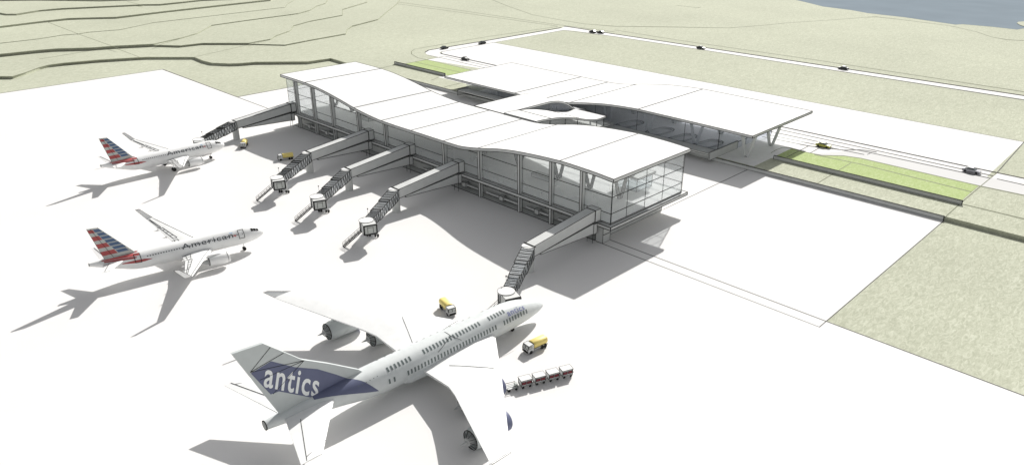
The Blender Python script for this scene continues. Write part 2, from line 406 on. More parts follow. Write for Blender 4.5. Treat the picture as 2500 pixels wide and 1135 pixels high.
# ------------------------------------------------------------------ the concourse
def roof_profile(fn, a, b, step=1.5):
    n = max(2, int((b - a) / step)); return [(a + (b - a) * i / n, fn(a + (b - a) * i / n)) for i in range(n + 1)]
def wave_roof(name, parent, prof, c0, c1, th, axis, seams, line, pxs=2.2):
    "slab that follows a profile; axis x: profile (x, z) swept over y"
    mb = MB(); n = len(prof)
    def Q(u, v, z): return (u, v, z) if axis == 'x' else (v, u, z)
    vs = []
    for u, z in prof: vs += [Q(u, c0, z), Q(u, c1, z), Q(u, c0, z - th), Q(u, c1, z - th)]
    b = len(mb.v); fs_t = []; fs_s = []
    for i in range(n - 1):
        k = 4 * i
        fs_t += [(k, k + 4, k + 5, k + 1)]; fs_s += [(k + 2, k + 3, k + 7, k + 6), (k, k + 2, k + 6, k + 4), (k + 1, k + 5, k + 7, k + 3)]
    e = 4 * (n - 1); fs_s += [(0, 1, 3, 2), (e, e + 2, e + 3, e + 1)]
    mb.add(vs, fs_t, M['roof']); kk = mb.mi(M['fascia'])
    for f in fs_s: mb.f.append(f); mb.m.append(kk); mb.o.append(True)
    for s in seams:
        z = interp(prof, s)
        mb.tube(Q(s, c0, z), Q(s, c1, z), lw(Q(s, (c0 + c1) / 2, z), pxs) / 2, M['seam'])
    return mb.build(name, parent, line=line)

CONC = [(-260, 19.15), (-248.5, 19.05), (-242.4, 18.95), (-235.6, 18.6), (-229, 17.95), (-223, 17.15), (-217, 16.25), (-211.5, 15.35), (-206, 14.7), (-201, 14.25), (-196, 13.95), (-187, 13.85),
        (-180, 13.9), (-172, 13.92), (-165, 13.92), (-158, 14.0), (-153.5, 14.5), (-149.3, 15.2), (-141, 16.85), (-135, 17.7), (-129, 18.25), (-123, 18.65), (-116.7, 18.9), (-108.4, 18.75), (-100.9, 18.35)]
zc = lambda x: interp(CONC, x)
TH = .85
conc = thing('airport_concourse', 'long glass airport concourse with a wavy white roof and five boarding bridges along its front', 'building', (-180, 137, 0))
def inpar(o, par):
    o.parent = par; o.matrix_parent_inverse = par.matrix_world.inverted() if False else Matrix.Translation(-Vector(par.location))
    return o
def part(mb, name, par, line=0, **k):
    o = mb.build(name, None, line=line, **k); o.parent = par; o.location = -Vector(par.location) if par.type == 'EMPTY' else (0, 0, 0)
    return o
def wroof(par, *a):
    o = wave_roof(a[0], None, *a[1:]); o.parent = par; o.location = -Vector(par.location); return o
wroof(conc, 'roof', roof_profile(zc, -260, -100.9), 135.6, 169.4, TH, 'x', [-242.4, -211.5, -196, -180.4, -164.7, -149.3, -118.3], .2)
FINS = [-250.9, -239.0, -226.5, -210.3, -195.0, -165.2, -149.4, -133.3, -121.6, -111.1]
for x in FINS:
    mb = MB(); t = zc(x) - TH
    mb.hexa([(x - .38, 136.0, 0), (x + .38, 136.0, 0), (x + .38, 137.0, 0), (x - .38, 137.0, 0)],
            [(x - .38, 135.75, t), (x + .38, 135.75, t), (x + .38, 137.0, t), (x - .38, 137.0, t)], M['steel'])
    part(mb, 'column', conc, .19)
# floor slab with projecting ledge
mb = MB(); mb.box(-259.0, -101.0, 135.65, 170.2, 4.75, 5.55, M['steel']); part(mb, 'ledge', conc, .22)
mb = MB(); mb.box(-258.4, -102.1, 136.85, 168.8, 5.56, 5.85, M['floor']); part(mb, 'floor', conc, .14)
# ground storey: set back walls, panels, skirting and conveyor pipes
mb = MB()
mb.box(-257.5, -106.2, 139.2, 165.5, 0, 4.74, M['grey'], False)
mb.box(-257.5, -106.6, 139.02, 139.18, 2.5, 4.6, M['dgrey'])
for x in [a for a in range(-252, -108, 6)]: mb.box(x - .06, x + .06, 138.9, 139.0, 2.45, 4.65, M['line'], False)
mb.box(-256.1, -106.5, 136.5, 139.0, 0, .12, M['grey'])
part(mb, 'ground_storey', conc, .13)
mb = MB(); mb.box(-106.18, -103.9, 136.5, 139.5, 0, 4.74, M['grey']); mb.box(-106.17, -105.9, 139.6, 165.6, 0, 4.74, M['grey'])
mb.box(-103.88, -103.82, 136.6, 139.4, 2.2, 2.35, M['line'], False)
part(mb, 'end_wall', conc, .14)
for x0, x1 in ((-250, -241), (-238, -229), (-225, -212), (-194, -184), (-178, -170), (-164, -151), (-148, -135), (-132, -123), (-120, -112)):
    mb = MB(); mb.tube((x0, 137.7, 1.5), (x1, 137.7, 1.5), .32, M['steel'], 10)
    mb.tube((x0, 137.7, 1.15), (x1, 137.7, 1.15), .06, M['line'], 4); mb.tube((x0, 137.7, 1.84), (x1, 137.7, 1.84), .06, M['line'], 4)
    c = (x0 + x1) / 2; mb.box(c - .8, c + .8, 137.0, 138.3, .9, 2.2, M['grey']); part(mb, 'conveyor_pipe', conc, .12)
# vestibule blocks where the bridges dock are part of each bridge
# glass bays
def glaze_x(par, y, xs, zb, ztop, levels, m, d=1, line=.14, name='window', minw=.08):
    for a, b in zip(xs, xs[1:]):
        n = max(1, int((b - a) / 2.0)); mb = MB(); us = [a + (b - a) * i / n for i in range(n + 1)]
        vs = [(u, y, zb) for u in us] + [(u, y, ztop(u)) for u in us]
        mb.add(vs, [(i, i + 1, n + 2 + i, n + 1 + i) for i in range(n)], m, False)
        w_ = part(mb, name, par)
        fr = MB()
        for z_ in levels:
            if z_ < min(ztop(a), ztop(b)) - .3 or z_ <= zb: fr.box(a, b, y - .1, y - .02, z_ - minw, z_ + minw, M['line'], False)
            else:
                us2 = [u for u in us if ztop(u) > z_ + .2]
                if len(us2) > 1: fr.box(us2[0], us2[-1], y - .1, y - .02, z_ - minw, z_ + minw, M['line'], False)
        fr.box(b - .07, b + .07, y - .09, y - .03, zb, ztop(b), M['line'], False)
        f_ = fr.build('mullion'); f_.parent = w_
def glaze_y(par, x, ys, zb, zt, levels, m, line=.14, name='window', s=1, minw=.08):
    for a, b in zip(ys, ys[1:]):
        mb = MB(); mb.add([(x, a, zb), (x, b, zb), (x, b, zt), (x, a, zt)], [(0, 1, 2, 3)], m, False)
        w_ = part(mb, name, par); fr = MB()
        for z_ in levels: fr.box(x + .02 * s if s > 0 else x - .1, x + .1 if s > 0 else x - .02, a, b, z_ - minw, z_ + minw, M['line'], False)
        for yy in ((a, b) if b == ys[-1] else (a,)): fr.box(x + .03 * s if s > 0 else x - .09, x + .09 if s > 0 else x - .03, yy - .07, yy + .07, zb, zt, M['line'], False)
        f_ = fr.build('mullion'); f_.parent = w_
zt = lambda x: zc(x) - TH
glaze_x(conc, 136.8, [-258.2] + FINS[:5] + [-180.3] + FINS[5:] + [-102.0], 5.86, zt, [5.95, 8.6, 13.0], M['glass'])
glaze_x(conc, 168.6, [-258.2, -226.5, -195, -165.2, -133.3, -102.2], 5.86, zt, [8.6, 13.0], M['glass'])
glaze_y(conc, -102.0, [136.9, 143.2, 151.0, 159.0, 168.5], 5.86, 17.55, [5.95, 8.6, 13.0], M['glass'])
glaze_y(conc, -258.3, [136.9, 147.0, 158.0, 168.5], 5.86, 18.25, [8.6, 13.0], M['glass'], s=-1)
mb = MB()
for i in range(1): pass
for x in FINS + [-180.3]:
    mb = MB(); t = zt(x); h = t - 5.8; s_ = .39 * h
    for sg in (-1, 1): mb.tube((x, 152.6 + sg * .35, 5.8), (x, 152.6 + sg * s_, t), .42, M['steel'], 8, o=True)
    part(mb, 'forked_column', conc, .14, smooth=False, ang=40)
for x in (-230, -180, -140):
    mb = MB(); mb.box(x, x + 8, 148, 150.5, 5.87, 6.9, M['grey']); part(mb, 'counter', conc, .1)
mb = MB(); mb.box(-117.6, -110.6, 159.4, 166.6, 5.86, 9.6, M['glass']); mb.box(-118.2, -110.0, 158.9, 167.2, 9.61, 10.1, M['steel']); mb.box(-114.6, -113.6, 162.5, 163.5, 10.11, 17.2, M['steel'])
part(mb, 'lift_room', conc, .13)

# ------------------------------------------------------------------ arrivals hall
HALL = [(-256.2, 7.0), (-227, 6.95), (-205, 6.98), (-196, 7.05), (-190, 7.35), (-184, 8.1), (-180, 8.8), (-172, 10.05), (-165, 10.95), (-160, 11.35), (-154, 11.7), (-149.8, 11.85), (-140, 11.8), (-105.4, 11.5)]
zh = lambda x: interp(HALL, x); zhb = lambda x: zh(x) - .75
hall = thing('arrivals_hall', 'white wave roofed arrivals hall on forked columns behind the concourse', 'building', (-180, 234, 1.15))
wroof(hall, 'roof', roof_profile(zh, -256.2, -105.4), 213.2, 255.8, .75, 'x', [-211.7, -196.6, -181.5, -149.8], .24)
HB = [-243.5, -210, -190, -170.5, -151.2, -131.2, -118.0]
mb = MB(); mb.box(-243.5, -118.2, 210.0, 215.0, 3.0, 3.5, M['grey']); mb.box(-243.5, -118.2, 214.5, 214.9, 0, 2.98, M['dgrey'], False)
part(mb, 'loading_canopy', hall, .15)
mb = MB(); mb.box(-118.18, -117.8, 209.8, 228.0, L1, 3.9, M['grey']); part(mb, 'end_wall', hall, .16)
mb = MB(); mb.box(-243.9, -243.52, 209.8, 216.0, L1, 3.9, M['grey']); part(mb, 'end_wall', hall, .18)
mb = MB(); mb.tube((-138, 212.0, 2.0), (-119, 212.0, 2.0), .35, M['steel'], 10, o=False); mb.box(-129.5, -126.8, 211.3, 212.8, 1.3, 2.7, M['grey']); part(mb, 'conveyor_pipe', hall, .14)
mb = MB(); mb.box(-243.4, -104.5, 215.1, 254, L1 + .01, L1 + .05, M['floor'], False); part(mb, 'floor', hall)
glaze_x(hall, 215.02, HB, 3.52, zhb, [], M['lglass'])
glaze_x(hall, 253.0, HB, L1 + .05, zhb, [3.5], M['lglass'])
glaze_y(hall, -118.0, [215.05, 234.0, 253.0], L1 + .05, 10.75, [3.5], M['lglass'])
mb = MB(); mb.box(-243.4, -150, 243, 243.3, L1 + .06, 6.1, M['dgrey']); part(mb, 'inner_wall', hall)
for yy in (222.5, 239.6):
    for x in (-111.3, -131.1, -151.2, -170.3, -190, -210, -230):
        mb = MB(); t = zhb(x); h = t - L1; s_ = .31 * h
        for sg in (-1, 1): mb.tube((x + sg * .45, yy, L1 + .02), (x + sg * s_, yy, t), .55, M['steel'], 8, o=True)
        part(mb, 'forked_column', hall, .2, ang=60)
def carousel(x, y, label):
    mb = MB(); t = thing('baggage_carousel', label, 'baggage carousel', (x, y, L1 + .05), R(-8), 'baggage carousels inside the arrivals hall')
    def ring(rx, ry, z, n=36, e=6.5):
        out = []
        for i in range(n):
            a = 2 * math.pi * i / n; out.append((rx * math.cos(a), (e if math.sin(a) > 0 else -e) * .5 + ry * math.sin(a), z))
        return out
    mb.rings([ring(3.0, 3.0, 0), ring(3.0, 3.0, .5), ring(2.2, 2.2, .62), ring(2.2, 2.2, 0)], M['grey'], caps=False)
    mb.build('belt', t)
    m2 = MB(); r_ = ring(2.6, 2.6, .6)
    for i in range(0, 36): m2.tube(Vector(r_[i]) * 1.14 - Vector((0, 0, .05)), Vector(r_[i]) * .84, .05, M['seam'])
    r2 = ring(3.05, 3.05, .52)
    for i in range(36): m2.tube(r2[i], r2[(i + 1) % 36], .07, M['line'])
    m2.build('rim', t)
    return t
for (px_, py_), lb in zip([(1535, 307), (1608, 325), (1664, 341), (1726, 356)], ['dark oval baggage carousel behind hall glass, farthest from the open end', 'dark oval baggage carousel just right of the second forked column in the hall', 'dark oval baggage carousel third towards the open end of the hall', 'dark oval baggage carousel beside the end glass of the hall']):
    p = at(px_, py_, L1); carousel(p.x, p.y + .8, lb)

# ------------------------------------------------------------------ connector
con = thing('linking_building', 'white curved roof link between the concourse and the arrivals hall', 'building', (-173, 190, 0))
CA = [(169.7, 14.0), (185, 14.0), (192.8, 13.95), (196.6, 13.5), (201, 12.2), (204, 10.6), (206.6, 8.9), (210, 7.9), (213.1, 7.4)]
CB = [(169.7, 14.3), (173, 14.2), (177, 13.85), (183, 13.1), (188, 12.0), (193, 10.6), (198, 9.35), (202.4, 8.7), (206.6, 8.85)]
wroof(con, 'upper_roof', roof_profile(lambda y: interp(CA, y), 169.7, 213.1, 1.2), -188.3, -173.6, .7, 'y', [], .2)
wroof(con, 'lower_roof', roof_profile(lambda y: interp(CB, y), 169.7, 206.6, 1.2), -173.4, -158.7, .6, 'y', [177, 192], .2)
mb = MB(); ys = [184 + i * 1.5 for i in range(15)]
vs = [(-173.9, y, interp(CB, y) - .1) for y in ys] + [(-173.9, y, max(interp(CA, y) - .7, interp(CB, y))) for y in ys]
mb.add(vs, [(i, i + 1, 16 + i, 15 + i) for i in range(14)], M['lglass'], False); mb.box(-174.05, -173.95, 192.7, 192.9, 10.5, 13.3, M['line'], False); part(mb, 'window', con)
mb = MB(); ys = [170 + i * 1.8 for i in range(21)]
vs = [(-159.3, y, 5.6) for y in ys] + [(-159.3, y, interp(CB, y) - .6) for y in ys]
mb.add(vs, [(i, i + 1, 22 + i, 21 + i) for i in range(20)], M['glass'], False)
for y in (177, 184.7, 191.2, 201.9, 205.9): mb.box(-159.25, -159.1, y - .1, y + .1, 5.6, interp(CB, y) - .6, M['line'], False)
part(mb, 'window', con)
mb = MB(); mb.box(-188, -158.8, 170.3, 209.6, 4.9, 5.6, M['grey']); part(mb, 'floor', con, .16)
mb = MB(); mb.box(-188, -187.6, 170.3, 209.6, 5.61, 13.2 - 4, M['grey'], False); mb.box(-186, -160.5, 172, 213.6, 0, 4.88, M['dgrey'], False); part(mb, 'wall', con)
for x, y in ((-160.6, 185), (-160.6, 200), (-175, 195)):
    mb = MB(); mb.tube((x, y, 5.6), (x, y, 8.2), .3, M['steel'], 8); part(mb, 'column', con)

# ------------------------------------------------------------------ boarding bridges
def truss(mb, A, B, hw, h0, h1, nb, lr, gm):
    "a braced box frame from A to B (bottom centres), half width hw"
    A = Vector(A); B = Vector(B); d = (B - A); dn = Vector((d.x, d.y, 0)).normalized(); s = Vector((dn.y, -dn.x, 0)) * hw
    up = Vector((0, 0, 1))
    def pt(t, sd, top): return A + d * t + s * sd + up * ((h0 + (h1 - h0) * t) if top else 0)
    ins = .96
    mb.hexa([A - s * ins, A + s * ins, A + s * ins + up * h0 * .97, A - s * ins + up * h0 * .97], [B - s * ins, B + s * ins, B + s * ins + up * h1 * .97, B - s * ins + up * h1 * .97], gm, False)
    for sd in (-1, 1):
        for top in (0, 1): mb.tube(pt(0, sd, top), pt(1, sd, top), lr, M['line'])
        for i in range(nb):
            a, b = i / nb, (i + 1) / nb; c = (a + b) / 2
            mb.tube(pt(a, sd, 0), pt(c, sd, 1), lr * .8, M['line']); mb.tube(pt(c, sd, 1), pt(b, sd, 0), lr * .8, M['line'])
    for i in range(nb + 1):
        t = i / nb; mb.tube(pt(t, -1, 1), pt(t, 1, 1), lr * 1.1, M['line'])
        mb.tube(pt(t, -1, 0), pt(t, 1, 0), lr, M['line'])
    for i in range(0, nb): mb.tube(pt((i + .5) / nb, -1, 1), pt((i + .5) / nb, 1, 1), lr * .6, M['line'])
def bridge(px_, cabxy, label, lower=True):
    t = thing('boarding_bridge', label, 'boarding bridge', (px_, 112.3, 0), 0, 'boarding bridges along the front of the concourse')
    ln = lw((px_, 112, 5), 1.5)
    mb = MB(); mb.tube((0, 0, 0), (0, 0, 4.2), 1.15, M['grey'], 24); mb.build('pillar', t, smooth=True)
    mb = MB(); a = [(-1.4, .2, 4.2), (1.4, .2, 4.2), (1.4, .2, 6.85), (-1.4, .2, 6.85)]; b = [(-1.4, 22.2, 6.25), (1.4, 22.2, 6.25), (1.4, 22.2, 9.15), (-1.4, 22.2, 9.15)]
    mb.hexa(a, b, M['steel']); fx = mb.build('fixed_walkway', t, ln)
    mb = MB(); mb.box(-1.55, 1.55, 22.25, 24.3, 6.1, 9.25, M['steel']); mb.build('vestibule', t, ln)
    mb = MB(); mb.hexa([(-1.39, 2.5, 3.95), (1.39, 2.5, 3.95), (1.39, 2.5, 4.35), (-1.39, 2.5, 4.35)], [(-1.39, 21.9, 2.95), (1.39, 21.9, 2.95), (1.39, 21.9, 5.8), (-1.39, 21.9, 5.8)], M['steel']); mb.build('service_walkway', t, ln)
    mb = MB(); mb.box(-1.4, 1.4, 21.95, 23.3, 2.8, 5.55, M['steel']); mb.tube((-.9, 22.4, 0), (-.9, 22.4, 2.8), .07, M['line']); mb.tube((.9, 22.4, 0), (.9, 22.4, 2.8), .07, M['line']); mb.build('service_porch', t, ln)
    n = 24
    mb = MB(); ring = lambda r, z: [(r * math.cos(2 * math.pi * i / n), -.3 + r * math.sin(2 * math.pi * i / n), z) for i in range(n)]
    mb.rings([ring(1.5, 4.15), ring(1.5, 6.6)], M['steel']); mb.tube((-1.9, .1, 6.8), (1.9, .1, 6.8), .12, M['line'])
    mb.rings([ring(1.58, 6.61), ring(1.58, 6.72)], M['roof']); mb.build('rotunda', t, smooth=True)
    c = Vector((cabxy[0] - px_, cabxy[1] - 112.3, 0)); Lh = c.length; d = c / Lh
    def along(s, z): return Vector((d.x * s, d.y * s, z))
    z0, z1 = 4.15, 3.35
    zf = lambda s: z0 + (z1 - z0) * s / Lh
    for k, (s0, s1, hw, hh) in enumerate(((1.2, Lh * .42, 1.5, 2.6), (Lh * .36, Lh * .72, 1.32, 2.4), (Lh * .66, Lh - 1.2, 1.14, 2.2))):
        mb = MB(); dz = .09 * k; truss(mb, along(s0, zf(s0) + dz), along(s1, zf(s1) + dz), hw, hh, hh, 5, lw((px_, 112, 5), .78), M['tglass']); mb.build('tunnel_section', t)
    # cab: round drum with a square mouth turned to the aircraft
    cz = zf(Lh); cc = along(Lh, 0)
    mb = MB(); rr = lambda r, z: [(cc.x + r * math.cos(2 * math.pi * i / n), cc.y + r * math.sin(2 * math.pi * i / n), z) for i in range(n)]
    mb.rings([rr(1.7, cz), rr(1.7, cz + 2.5)], M['steel']); mb.rings([rr(1.85, cz + 2.51), rr(1.85, cz + 2.7)], M['roof'])
    for i in range(n):
        a = 2 * math.pi * i / n; mb.tube((cc.x + 1.72 * math.cos(a), cc.y + 1.72 * math.sin(a), cz), (cc.x + 1.72 * math.cos(a), cc.y + 1.72 * math.sin(a), cz + 2.5), .075, M['line'])
        b_ = 2 * math.pi * (i + 1) / n; mb.tube((cc.x + 1.87 * math.cos(a), cc.y + 1.87 * math.sin(a), cz + 2.7), (cc.x + 1.87 * math.cos(b_), cc.y + 1.87 * math.sin(b_), cz + 2.7), .05, M['line'])
    cab = mb.build('cab', t)
    hd = Vector((.93, -.37, 0)); sd = Vector((-hd.y, hd.x, 0))
    def hp(a, b, z): return cc + hd * a + sd * b + Vector((0, 0, z))
    mb = MB(); mb.hexa([hp(.6, -1.5, cz), hp(3.2, -1.5, cz), hp(3.2, 1.9, cz), hp(.6, 1.9, cz)], [hp(.6, -1.5, cz + 2.6), hp(3.2, -1.5, cz + 2.6), hp(3.2, 1.9, cz + 2.6), hp(.6, 1.9, cz + 2.6)], M['steel']); hood = mb.build('docking_hood', cab, .1)
    mb = MB()
    mb.hexa([hp(3.22, -1.3, cz + .25), hp(3.22, 1.7, cz + .25), hp(3.22, 1.7, cz + 2.3), hp(3.22, -1.3, cz + 2.3)], [hp(3.3, -1.3, cz + .25), hp(3.3, 1.7, cz + .25), hp(3.3, 1.7, cz + 2.3), hp(3.3, -1.3, cz + 2.3)], M['ltgrey'], False)
    fr = [hp(3.3, -1.4, cz + .12), hp(3.3, 1.8, cz + .12), hp(3.3, 1.8, cz + 2.45), hp(3.3, -1.4, cz + 2.45)]
    for i in range(4): mb.tube(fr[i], fr[(i + 1) % 4], .2, M['dark'])
    mb.tube(hp(3.32, -.5, cz + .5), hp(3.32, -.5, cz + 2.1), .06, M['line']); mb.tube(hp(3.32, .9, cz + .5), hp(3.32, .9, cz + 2.1), .06, M['line']); mb.tube(hp(3.32, -.5, cz + 1.9), hp(3.32, .9, cz + 1.9), .06, M['line'])
    mb.build('mouth_frame', cab)
    # undercarriage
    wc = along(Lh - 3.2, 0)
    cr = Vector((-d.y, d.x, 0))
    mb = MB()
    for s_ in (-1, 1): mb.tube(wc + cr * s_ * 1.1 + Vector((0, 0, .5)), wc + cr * s_ * 1.1 + Vector((0, 0, zf(Lh - 3.2))), .13, M['steel'], 8)
    mb.tube(wc + cr * -1.1 + Vector((0, 0, .9)), wc + cr * 1.1 + Vector((0, 0, .9)), .13, M['steel'], 8); mb.build('undercarriage', t)
    for s_ in (-1, 1):
        for q_ in (-.35, .35):
            p = wc + cr * (s_ * 1.1 + q_) + Vector((0, 0, .45)); mb = MB(); mb.tube(p - cr * .13, p + cr * .13, .45, M['dark'], 16); mb.build('wheel', t)
    # service stair
    sdir = Vector((-.35 * 1 + d.x * .1, -1, 0)).normalized(); sn = Vector((-sdir.y, sdir.x, 0)); st0 = cc + sdir * 1.6
    Ls = 4.9; mb = MB(); hh = cz
    for k in range(14):
        f0 = k / 14; p = st0 + sdir * Ls * f0; zz = hh * (1 - f0) - .1
        mb.hexa([p - sn * .45 + Vector((0, 0, zz - .05)), p + sn * .45 + Vector((0, 0, zz - .05)), p + sn * .45 + sdir * .3 + Vector((0, 0, zz - .05)), p - sn * .45 + sdir * .3 + Vector((0, 0, zz - .05))],
                [p - sn * .45 + Vector((0, 0, zz)), p + sn * .45 + Vector((0, 0, zz)), p + sn * .45 + sdir * .3 + Vector((0, 0, zz)), p - sn * .45 + sdir * .3 + Vector((0, 0, zz))], M['dark'], False)
    for s_ in (-1, 1):
        e0 = st0 + sn * .5 * s_ + Vector((0, 0, hh - .1)); e1 = st0 + sdir * Ls + sn * .5 * s_
        mb.tube(e0, e1, .1, M['dark'])
    stair = mb.build('stair', t); mb = MB()
    for s_ in (-1, 1):
        e0 = st0 + sn * .5 * s_ + Vector((0, 0, hh - .1)); e1 = st0 + sdir * Ls + sn * .5 * s_; u = Vector((0, 0, .95))
        mb.tube(e0 + u, e1 + u, .05, M['line']); mb.tube(e0 + u * .5, e1 + u * .5, .03, M['line'])
        for k in range(7): q_ = e0.lerp(e1, k / 6); mb.tube(q_, q_ + u, .035, M['line'])
    mb.build('railing', stair)
    mb = MB(); m0 = along(Lh - 3.4, zf(Lh - 3.4) + 2.2) - cr * .9; mb.tube(m0, m0 + Vector((0, 0, 1.9)), .05, M['metal'], 6); q_ = m0 + Vector((0, 0, 1.95)); mb.tube(q_ - Vector((0, 0, .14)), q_ + Vector((0, 0, .14)), .15, M['dark'], 8); mb.build('mast_lamp', t)
    return t
bridge(-254.4, (-244.2, 94.6), 'boarding bridge at the far end, its cab hidden behind the farthest airliner nose')
bridge(-203.9, (-191.6, 94.6), 'boarding bridge with the yellow tanker parked behind it, second from the far end')
bridge(-181.6, (-170.2, 94.8), 'middle one of the five boarding bridges, no aircraft docked')
bridge(-158.2, (-147.0, 94.9), 'boarding bridge second from the near end, between two empty stands')
bridge(-106.6, (-95.7, 94.0), 'nearest boarding bridge, swung towards the nose of the big violet tailed airliner')

# ------------------------------------------------------------------ lettering
def text_mesh(s, bold=.02):
    cu = bpy.data.curves.new('lettering', 'FONT'); cu.body = s; cu.size = 1; cu.offset = bold; cu.resolution_u = 4; cu.space_character = 1.12
    ob = bpy.data.objects.new('lettering', cu); COL.objects.link(ob); bpy.context.view_layer.update()
    dg = bpy.context.evaluated_depsgraph_get(); me = bpy.data.meshes.new_from_object(ob.evaluated_get(dg))
    bpy.data.objects.remove(ob); bpy.data.curves.remove(cu)
    xs = [v.co.x for v in me.vertices]; ys = [v.co.y for v in me.vertices]
    return me, min(xs), max(xs), min(ys), max(ys)
def lettering(s, m, width, height, fn, bold=.02, cuts=0, slant=0, name='lettering', parent=None):
    "fn maps (u, v) with u in 0..width and v in 0..height to a point"
    me, x0, x1, y0, y1 = text_mesh(s, bold); bm = bmesh.new(); bm.from_mesh(me)
    for v in bm.verts: v.co = Vector(((v.co.x - x0) / (x1 - x0) * width, (v.co.y - y0) / (y1 - y0) * height, 0))
    for v in bm.verts: v.co.x += slant * v.co.y
    for k in range(1, cuts):
        bmesh.ops.bisect_plane(bm, geom=bm.verts[:] + bm.edges[:] + bm.faces[:], plane_co=(0, height * k / cuts, 0), plane_no=(0, 1, 0))
    for v in bm.verts: v.co = Vector(fn(v.co.x, v.co.y))
    bm.to_mesh(me); bm.free(); me.materials.clear(); me.materials.append(m)
    o = bpy.data.objects.new(name, me); COL.objects.link(o); o.parent = parent; return o

# ------------------------------------------------------------------ airliners
class Body:
    "fuselage: prof is a list of (y, radius, centre height), nose at y = 0, tail at negative y"
    def __init__(s, prof): s.prof = sorted(prof)
    def rz(s, y): return interp([(p[0], p[1]) for p in s.prof], y), interp([(p[0], p[2]) for p in s.prof], y)
    def pt(s, y, a, off=0):
        r, z = s.rz(y); a = R(a); return Vector(((r + off) * math.cos(a), y, z + (r + off) * math.sin(a)))
    def mesh(s, n=36, step=.8):
        ys = []; y = s.prof[0][0]
        while y < s.prof[-1][0]: ys.append(y); y += step if y < -4 else .3
        ys.append(s.prof[-1][0])
        return [[s.pt(y, 360 * i / n) for i in range(n)] for y in ys]
    def patch(s, mb, rows, m, off=.02, k=8, side=1):
        off = off + .02
        "rows: (y, a_low, a_high)"
        vs = []
        for y, lo, hi in rows:
            for i in range(k + 1):
                p = s.pt(y, lo + (hi - lo) * i / k, off); vs.append((p.x * side, p.y, p.z))
        w = k + 1; fs = [(j * w + i, j * w + i + 1, (j + 1) * w + i + 1, (j + 1) * w + i) for j in range(len(rows) - 1) for i in range(k)]
        mb.add(vs, fs, m, False)
    def frame(s, mb, y0, y1, a0, a1, m, t, side=1):
        r, _ = s.rz((y0 + y1) / 2); ta = math.degrees(t / r)
        for ya, yb, aa, ab in ((y0, y0 + t, a0, a1), (y1 - t, y1, a0, a1), (y0, y1, a0, a0 + ta), (y0, y1, a1 - ta, a1)):
            s.patch(mb, [(ya, aa, ab), (yb, aa, ab)], m, .03, 6 if ab - aa > 10 else 1, side)
def wing(secs, side, m, root_m=None):
    "secs: (x, y leading, y trailing, z, thickness)"
    mb = MB(); rings = []
    for x, yl, yt, z_, t in secs:
        c = yl - yt
        r_ = [(0, 0), (.05, .35), (.3, .55), (.65, .4), (1, .06), (1, -.30), (.65, -.38), (.3, -.42), (.05, -.3)]
        rings.append([(x * side, yl - u * c, z_ + w_ * t) for u, w_ in r_])
    if side > 0: rings = [r[::-1] for r in rings]
    mb.rings(rings, m); return mb
def on_wing(secs, x, u):
    "point on the upper face at span x and chord fraction u"
    for a, b in zip(secs, secs[1:]):
        if a[0] <= x <= b[0]:
            k = (x - a[0]) / (b[0] - a[0]); v = [a[i] + (b[i] - a[i]) * k for i in range(5)]
            h = interp([(0, 0), (.05, .35), (.3, .55), (.65, .4), (1, .04)], u)
            return Vector((x, v[1] - u * (v[1] - v[2]), v[3] + h * v[4] + .02))
def lathe_y(mb, prof, cx_, cz_, m, n=28, mfun=None):
    rings = [[(cx_ + r * math.cos(2 * math.pi * i / n), y, cz_ + r * math.sin(2 * math.pi * i / n)) for i in range(n)] for y, r in prof]
    if prof[0][0] > prof[-1][0]: pass
    else: rings = rings
    mb.rings(rings, m, caps=False, mfun=mfun)
def wheels(par, pos, r, w_, leg_top):
    for x, y in pos:
        mb = MB(); mb.tube((x, y, r), (x, y, leg_top), .11 if r < .5 else .16, M['steel'], 8); mb.tube((x - w_, y, r), (x + w_, y, r), .08, M['steel'], 6)
        gear = mb.build('landing_gear', par)
        for s_ in (-1, 1): mb = MB(); mb.tube((x + s_ * w_ - .14, y, r), (x + s_ * w_ + .14, y, r), r, M['dark'], 18); mb.build('wheel', gear)

